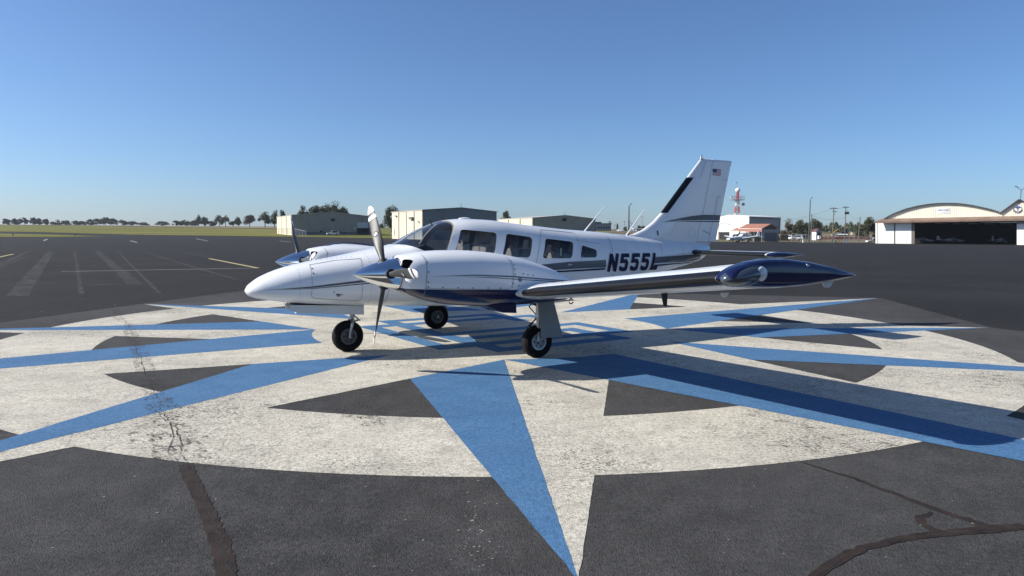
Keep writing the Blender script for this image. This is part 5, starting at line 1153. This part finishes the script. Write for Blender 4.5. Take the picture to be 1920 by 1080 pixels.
car(at(624, 440.6, 276), radians(205), (.72, .73, .74), 'white car parked before the first beige hangar', suv=True)
car(at(1493, 449, 270), radians(160), (.68, .68, .68), 'white pickup-like car behind the fence near the low trees', group='cars parked behind the right fence'); car(at(1506, 448.5, 275), radians(185), (.10, .13, .20), 'dark blue car behind the fence near the small shed', suv=False, H=1.5, group='cars parked behind the right fence'); car(at(1482, 449.5, 262), radians(100), (.70, .70, .70), 'white car nearest the olive dumpster', group='cars parked behind the right fence')
car(at(1380, 452.3, 215), radians(195), (.40, .41, .42), 'grey boxy truck partly hidden behind the small parked airplane', L_=5.4, H=2.2); car(at(1638, 455.5, 232), radians(180), (.72, .72, .71), 'white car half hidden by the left end of the arched hangar')
for i, px in enumerate((1159, 1163.5, 1167, 1182.5, 1187, 1191)):
    car(at(px, 434.4, 520), radians(75 + 9 * i), ((.7, .7, .7), (.72, .72, .7), (.6, .62, .64))[i % 3], ['leftmost','second','third','fourth','fifth','rightmost'][i] + ' pale car of the far parking row seen above the airplane spine', H=1.55, suv=bool(i % 2), group='cars in the far parking row')
# long white trailer / building row behind the fin
r = empty('white_warehouse', at(1190, 431, 560), 0, 'long low white roofed warehouse just left of the fin root', 'building')
A, B = at(1188, 432, 560), at(1216, 432, 560); obox(r, 'wall', A, B, 1188, 429.5, 1216, 432.5, -8, DKW); obox(r, 'roof', A, B, 1187.5, 428.3, 1216.5, 429.7, -9, WHITEW, .3)

# ------------------------------------------------------------------ things along the right apron edge
r = empty('garden_shed', at(1532, 448.6, 262), 0, 'small white shed with maroon roof right of the light pole', 'shed'); g0 = r.location
A, B, C = at(1530.5, 447.4, 258), at(1541, 447.2, 262), at(1520, 447, 268)
s_ = lambda nm, P, d, m: slab(nm, [v - g0 for v in P], d, m, r)
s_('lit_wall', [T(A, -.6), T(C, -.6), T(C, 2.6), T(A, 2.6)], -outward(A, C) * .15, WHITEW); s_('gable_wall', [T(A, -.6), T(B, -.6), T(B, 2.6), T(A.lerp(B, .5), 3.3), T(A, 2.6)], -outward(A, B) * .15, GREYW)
M = A.lerp(B, .5); MAR = mat('maroon_roof', (.13, .045, .045), rough=.7); ex = (A - B).normalized() * .4; s_('roof_slope', [T(A, 2.5) + ex, T(C, 2.5) + ex, T(C + (M - A), 3.45), T(M, 3.45)], UP * .1, MAR); s_('roof_slope', [T(B, 2.5) - ex, T(C + B - A, 2.5) - ex, T(C + (M - A), 3.44), T(M, 3.44)], UP * .1, MAR)
obox(r, 'window', A, B, 1534, 436, 1537.5, 441, .05, VOID, .02)
mb = MB(); p = at(1469, 450.8, 238); OLV = mat('olive_steel', (.10, .09, .055), rough=.7, var=.2)
r = empty('dumpster', p, radians(-6), 'olive steel dumpster at the right edge of the red-roofed shelter', 'dumpster'); mb.prism([(-1.25, -.8, .1), (1.25, -.8, .1), (1.25, .8, .1), (-1.25, .8, .1)], [(-1.3, -.95, 1.8), (1.3, -.95, 1.8), (1.3, .95, 1.8), (-1.3, .95, 1.8)], 4); recalc(mb.build('bin', OLV, r)); mb = MB(); mb.box((-1.38, -1.02, 1.8), (1.38, 1.02, 1.93)); mb.build('lid', CONC, r)
for sx in (-1, 1): mb = MB(); mb.box((sx * 1.3 - .06, -.5, .8), (sx * 1.3 + .06, .5, 1.1)); mb.build('lift_pocket', OLV, r)
# fences
def fence(pts, h, label, n, m=GALV, name='chain_link_fence'):
    r = empty(name, pts[0], 0, label, 'fence'); o = pts[0]; P = []
    for i in range(len(pts) - 1):
        for k in range(n[i]): P.append(pts[i].lerp(pts[i + 1], k / n[i]) - o)
    P.append(pts[-1] - o)
    for p in P: mb = MB(); mb.tube([p - UP * .5, p + UP * (h + .1)], .055, 6); mb.build('post', m, r)
    for a, b in zip(P, P[1:]):
        mb = MB(); mb.tube([a + UP * h, b + UP * h], .04, 5); mb.build('top_rail', m, r)
        mb = MB(); L0 = (b - a).length; c = max(2, int(L0 / .5))
        for k in range(-int(h / .5), c):
            for sg in (0, 1):
                u0, u1 = k / c, (k + h / .5) / c; z0, z1 = 0, h
                if u0 < 0: z0 = h * (-u0) / (u1 - u0); u0 = 0
                if u1 > 1: z1 = h - h * (u1 - 1) / (u1 - k / c); u1 = 1
                if sg: z0, z1 = h - z0, h - z1
                mb.tube([a.lerp(b, u0) + UP * z0, a.lerp(b, u1) + UP * z1], .012, 3, False)
        tag(mb.build('wire_mesh', m, r), kind='stuff')
fence([at(522, 437.5, 262), at(549, 438, 250), at(574, 444.3, 240)], 1.9, 'chain link fence at the corner of the first beige hangar', (3, 4))
fence([at(1484, 449.6, 236), at(1510, 451.5, 233), at(1533, 453.2, 231)], 2.0, 'chain link fence before the parked cars on the right', (3, 3)); fence([at(1545, 454.2, 231), at(1592, 454.6, 230), at(1632, 455.3, 229)], 2.0, 'chain link fence before the orange barrier', (5, 4))
ORG = mat('orange_mesh', (.62, .16, .06), rough=.8, var=.25, vscale=.4); REDB = mat('red_mesh', (.50, .10, .08), rough=.8, var=.25, vscale=.4)
for i, (x0, x1, m, lab) in enumerate(((1540.5, 1562, ORG, 'orange construction barrier, left piece behind the poles'), (1562.8, 1586, REDB, 'reddish construction barrier between the two utility poles'), (1586.8, 1611, REDB, 'reddish orange construction barrier right of the transformer pole'), (1611.8, 1637, ORG, 'orange construction barrier beside the arched hangar'))):
    r = empty('barrier_fence', at(x0, 449, 248), 0, lab, 'barrier', 'construction barrier pieces'); A, B = at(x0, 449, 248), at(x1, 449.3, 248); obox(r, 'mesh_panel', A, B, x0, 444.5, x1, 448.6, .04, m)
    for k in range(4): px = x0 + (x1 - x0) * k / 3; obox(r, 'stake', A, B, px - .2, 443.6, px + .2, 450, .08, POLEM, .05)
# excavator and spoil
YELM = mat('machine_yellow', (.50, .33, .05), rough=.5, var=.1); p = at(1582, 442.5, 330)
r = empty('excavator', p, 0, 'small yellow and dark construction machine beyond the barrier', 'excavator')
for y in (-.9, .9): mb = MB(); mb.box((-1.8, y - .3, 0), (1.8, y + .3, .8)); mb.build('track', BLK, r)
mb = MB(); mb.box((-1.6, -1.1, .85), (1.4, 1.1, 1.9)); mb.build('house', mat('machine_dark', (.03, .03, .03), rough=.6), r); mb = MB(); mb.box((-.3, -.9, 1.9), (1.1, .1, 3.0)); mb.build('cab', CGL, r)
mb = MB(); mb.tube([(-.8, .5, 1.8), (-2.6, .5, 3.0), (-4.2, .5, 2.0)], [.25, .22, .18], 6); mb.build('boom', YELM, r); mb = MB(); mb.tube([(-4.2, .5, 2.0), (-4.8, .5, .6)], [.18, .14], 6); mb.box((-5.3, .1, .1), (-4.4, .9, .8)); mb.build('bucket', YELM, r)
for i, (x0, x1, y0, y1, Y, c, lab) in enumerate(((1564, 1590, 439.2, 441.2, 300, WHITEW, 'stack of long white pipes beyond the barrier'), (1596, 1603, 434.8, 439, 320, mat('spoil_tan', (.42, .33, .25), rough=.9, var=.2), 'tan spoil heap right of the excavator'), (1612, 1622, 433.5, 439.5, 340, WHITEW, 'white tent-like cover left of the round tree'), (1535.5, 1539, 442, 446.5, 250, WHITEW, 'small white box beside the shed'))):
    p = at(x0, y1, Y); k = Y / FPX; wd, ht = (x1 - x0) * k, (y1 - y0) * k; mb = MB()
    if i == 0:
        r = empty('pipe_stack', p, 0, lab, 'pipes')
        for j in range(3): mb = MB(); mb.tube([(0, j * .35, .2 + .14 * j), (wd, j * .35, .2 + .14 * j)], .18, 8); mb.build('pipe', c, r)
        continue
    if i == 1:
        rg = random.Random(2); V = [(wd / 2, 1.2, ht)] + [(wd / 2 + wd * .5 * q_ * cos(t) * rg.uniform(.85, 1.15), 1.2 + 1.3 * q_ * sin(t), ht * (1 - q_) * rg.uniform(.8, 1.1) - .05) for q_ in (.35, .7, 1.05) for t in frange(0, 2 * pi, 11)[:-1]]
        F = [(0, 1 + j, 1 + (j + 1) % 11) for j in range(11)] + [(1 + 11 * q_ + j, 12 + 11 * q_ + j, 12 + 11 * q_ + (j + 1) % 11, 1 + 11 * q_ + (j + 1) % 11) for q_ in range(2) for j in range(11)]; o = mesh_obj('spoil_heap', V, F, c); o.location = p; tag(o, lab, 'heap'); continue
    mb.prism([(0, 0, -.3), (wd, 0, -.3), (wd, 1.5, -.3), (0, 1.5, -.3)], [(.08 * wd, .15, ht), (.92 * wd, .15, ht * .92), (.92 * wd, 1.35, ht * .92), (.08 * wd, 1.35, ht)], 4); o = recalc(mb.build('white_cover' if i == 2 else 'utility_box', c)); o.location = p; tag(o, lab, 'cover' if i == 2 else 'box')
for i, (px, y1, y0, m, lab) in enumerate(((1505.5, 454.3, 449, WHITEW, 'short white bollard at the apron edge near the fence'), (1567, 454.8, 450.3, BLK, 'short black bollard at the apron edge'), (1589, 454.8, 448.5, mat('post_blue', (.05, .14, .26), rough=.6), 'short blue marker post at the apron edge'))):
    p = at(px, y1, 229); mb = MB(); h_ = (y1 - y0) * 229 / FPX; mb.lathe([(-.3, 0), (-.3, .16), (h_ - .08, .16), (h_, .1), (h_, 0)], (0, 0, 0), 'z', 12); o = mb.build('bollard', m, None, True); o.location = p; tag(o, lab, 'bollard')
# taxiway lights in the grass
for i, (px, py) in enumerate(((24.5, 441.3), (141, 441))):
    p = at(px, py, 240); mb = MB(); mb.lathe([(-.2, 0), (-.2, .12), (.3, .12), (.38, .18), (.6, .14), (.65, 0)], (0, 0, 0), 'z', 10); o = mb.build('taxiway_light', BLK, None, True); o.location = p; tag(o, ['dark taxiway light on the grass strip nearest the left frame edge', 'dark taxiway light near the tip of the grass strip'][i], 'light')

# ------------------------------------------------------------------ small single-engine airplane in the distance
F2 = [(0,1.02,.98,.03,2),(.12,1.16,.82,.24,2.2),(.6,1.28,.72,.46,2.5),(1.2,1.34,.68,.54,2.6),(1.7,1.52,.66,.57,2.6),(2.1,1.86,.66,.58,2.6),(2.7,1.93,.66,.58,2.6),(3.6,1.78,.70,.55,2.6),(4.6,1.52,.80,.40,2.4),(6.2,1.32,1.0,.20,2.2),(7.3,1.26,1.12,.06,2)]
def small_plane(loc, rz, label, m=PW, group=None, name='small_airplane'):
    r = empty(name, loc, rz, label, 'airplane', group)
    loft('fuselage', [ring(F2, x, 24) for x in [0, .05, .12] + frange(.3, 7.3, 26)], m, r)
    for s_ in (-1, 1):
        for w in ([(1.95,1.40),(2.15,1.72),(2.65,1.76),(2.62,1.40)], [(2.8,1.40),(2.82,1.75),(3.4,1.66),(3.4,1.40)]): conform('window', rounded(w, .05, 3), CGL, r, F2, s_, .01, 2)
        strip('stripe', [(.5,1.12),(3,1.16),(6.8,1.18)], [(.5,1.06),(3,1.04),(6.8,1.13)], PB, r, F2, 0, s_, .01, 16)
        loft('wing', [airfoil(1.75 + (0 if a > 1.2 else .0), 1.6, .80 + a * .11, s_ * a, 1.0) for a in (.3, 1.5, 3.2, 5.0)] + [airfoil(1.85, 1.35, .80 + 5.2 * .11, s_ * 5.2, .5)], m, r, True, 40)
        loft('tailplane', [airfoil(6.35, .8, 1.2, s_ * a, .6, 0) for a in (.05, 1.0, 1.9)], m, r, True, 40)
    mb = MB(); P = [(5.6, 1.3), (6.3, 1.55), (6.75, 2.45), (7.25, 2.45), (7.3, 1.2), (6.6, 1.2)]; mb.prism([(x, -.05, z) for x, z in P], [(x, .05, z) for x, z in P], 6); recalc(mb.build('fin', m, r))
    for x, y in ((.9, 0), (2.75, -1.5), (2.75, 1.5)):
        mb = MB(); mb.lathe([(-.08, .1), (-.09, .19), (0, .22), (.09, .19), (.08, .1), (-.08, .1)], (x, y, .22), 'y', 18); w = mb.build('wheel', TYRE, r, True); mb = MB(); mb.tube([(x, y, .25), (x, y * .97, .85)], .05, 8); mb.build('strut', STEEL, r)
    for a in (.5, .5 + pi):
        mb = MB(); mb.prism([(-.06, -.06, 0), (-.06, .06, 0), (-.03, .06, 0), (-.03, -.06, 0)], [(-.05, -.03, .92), (-.05, .05, .92), (-.03, .05, .92), (-.03, -.03, .92)], 4); Rm = Matrix.Rotation(a, 3, 'X'); mb.v = [Rm @ v + Vector((0, 0, 1.0)) for v in mb.v]; recalc(mb.build('propeller_blade', BLADE, r))
    mb = MB(); mb.lathe([(-.3, 0), (-.2, .09), (0, .15), (.05, .15)], (-.0, 0, 1.0), 'x', 16); mb.build('spinner', PW, r, True)
    return r
sp = small_plane(at(1375, 454.4, 186), .42, 'small white single-engine airplane parked before the red-roofed shelter')
for k_ in range(5):
    mb = MB(); mb.box((4.55 + k_ * .2, -.40 + k_ * .035, 1.18), (4.67 + k_ * .2, -.392 + k_ * .035, 1.40)); mb.build('registration_letter', PB, sp)
sp.scale = (1.22, 1.22, 1.22)
# airplanes standing in the dark hangar
hd = (B := at(1908, 459.2, 197)) - (A := at(1641, 456.6, 217)); hz = A.z
for i, (u, dpt, rz, lab) in enumerate(((.40, 17, 2.4, 'dim airplane inside the arched hangar nearest its left doors'), (.62, 21, 2.7, 'dim airplane in the middle of the dark hangar'), (.93, 16, 3.6, 'dim airplane inside the arched hangar near its right door'))):
    p = A.lerp(B, u) + dep * dpt; c = copy_tree(sp); c.location = (p.x, p.y, p.z); c.rotation_euler.z = rz; c.scale = (1, 1, 1); c['label'] = lab; c['group'] = 'airplanes inside the arched hangar'
# ------------------------------------------------------------------ haze
hm = bpy.data.materials.new('haze'); hm.use_nodes = True; nt = hm.node_tree
for q_ in list(nt.nodes):
    if q_.type != 'OUTPUT_MATERIAL': nt.nodes.remove(q_)
pv = nt.nodes.new('ShaderNodeVolumePrincipled'); pv.inputs['Color'].default_value = (.78, .87, 1.0, 1); pv.inputs['Density'].default_value = .00008; pv.inputs['Anisotropy'].default_value = .2
nt.links.new(pv.outputs[0], nt.nodes['Material Output'].inputs['Volume'])
mb = MB(); mb.box((-7000, -300, -3), (7000, 5600, 45)); tag(recalc(mb.build('haze', hm)), 'thin blue air haze over the airfield', kind='stuff')
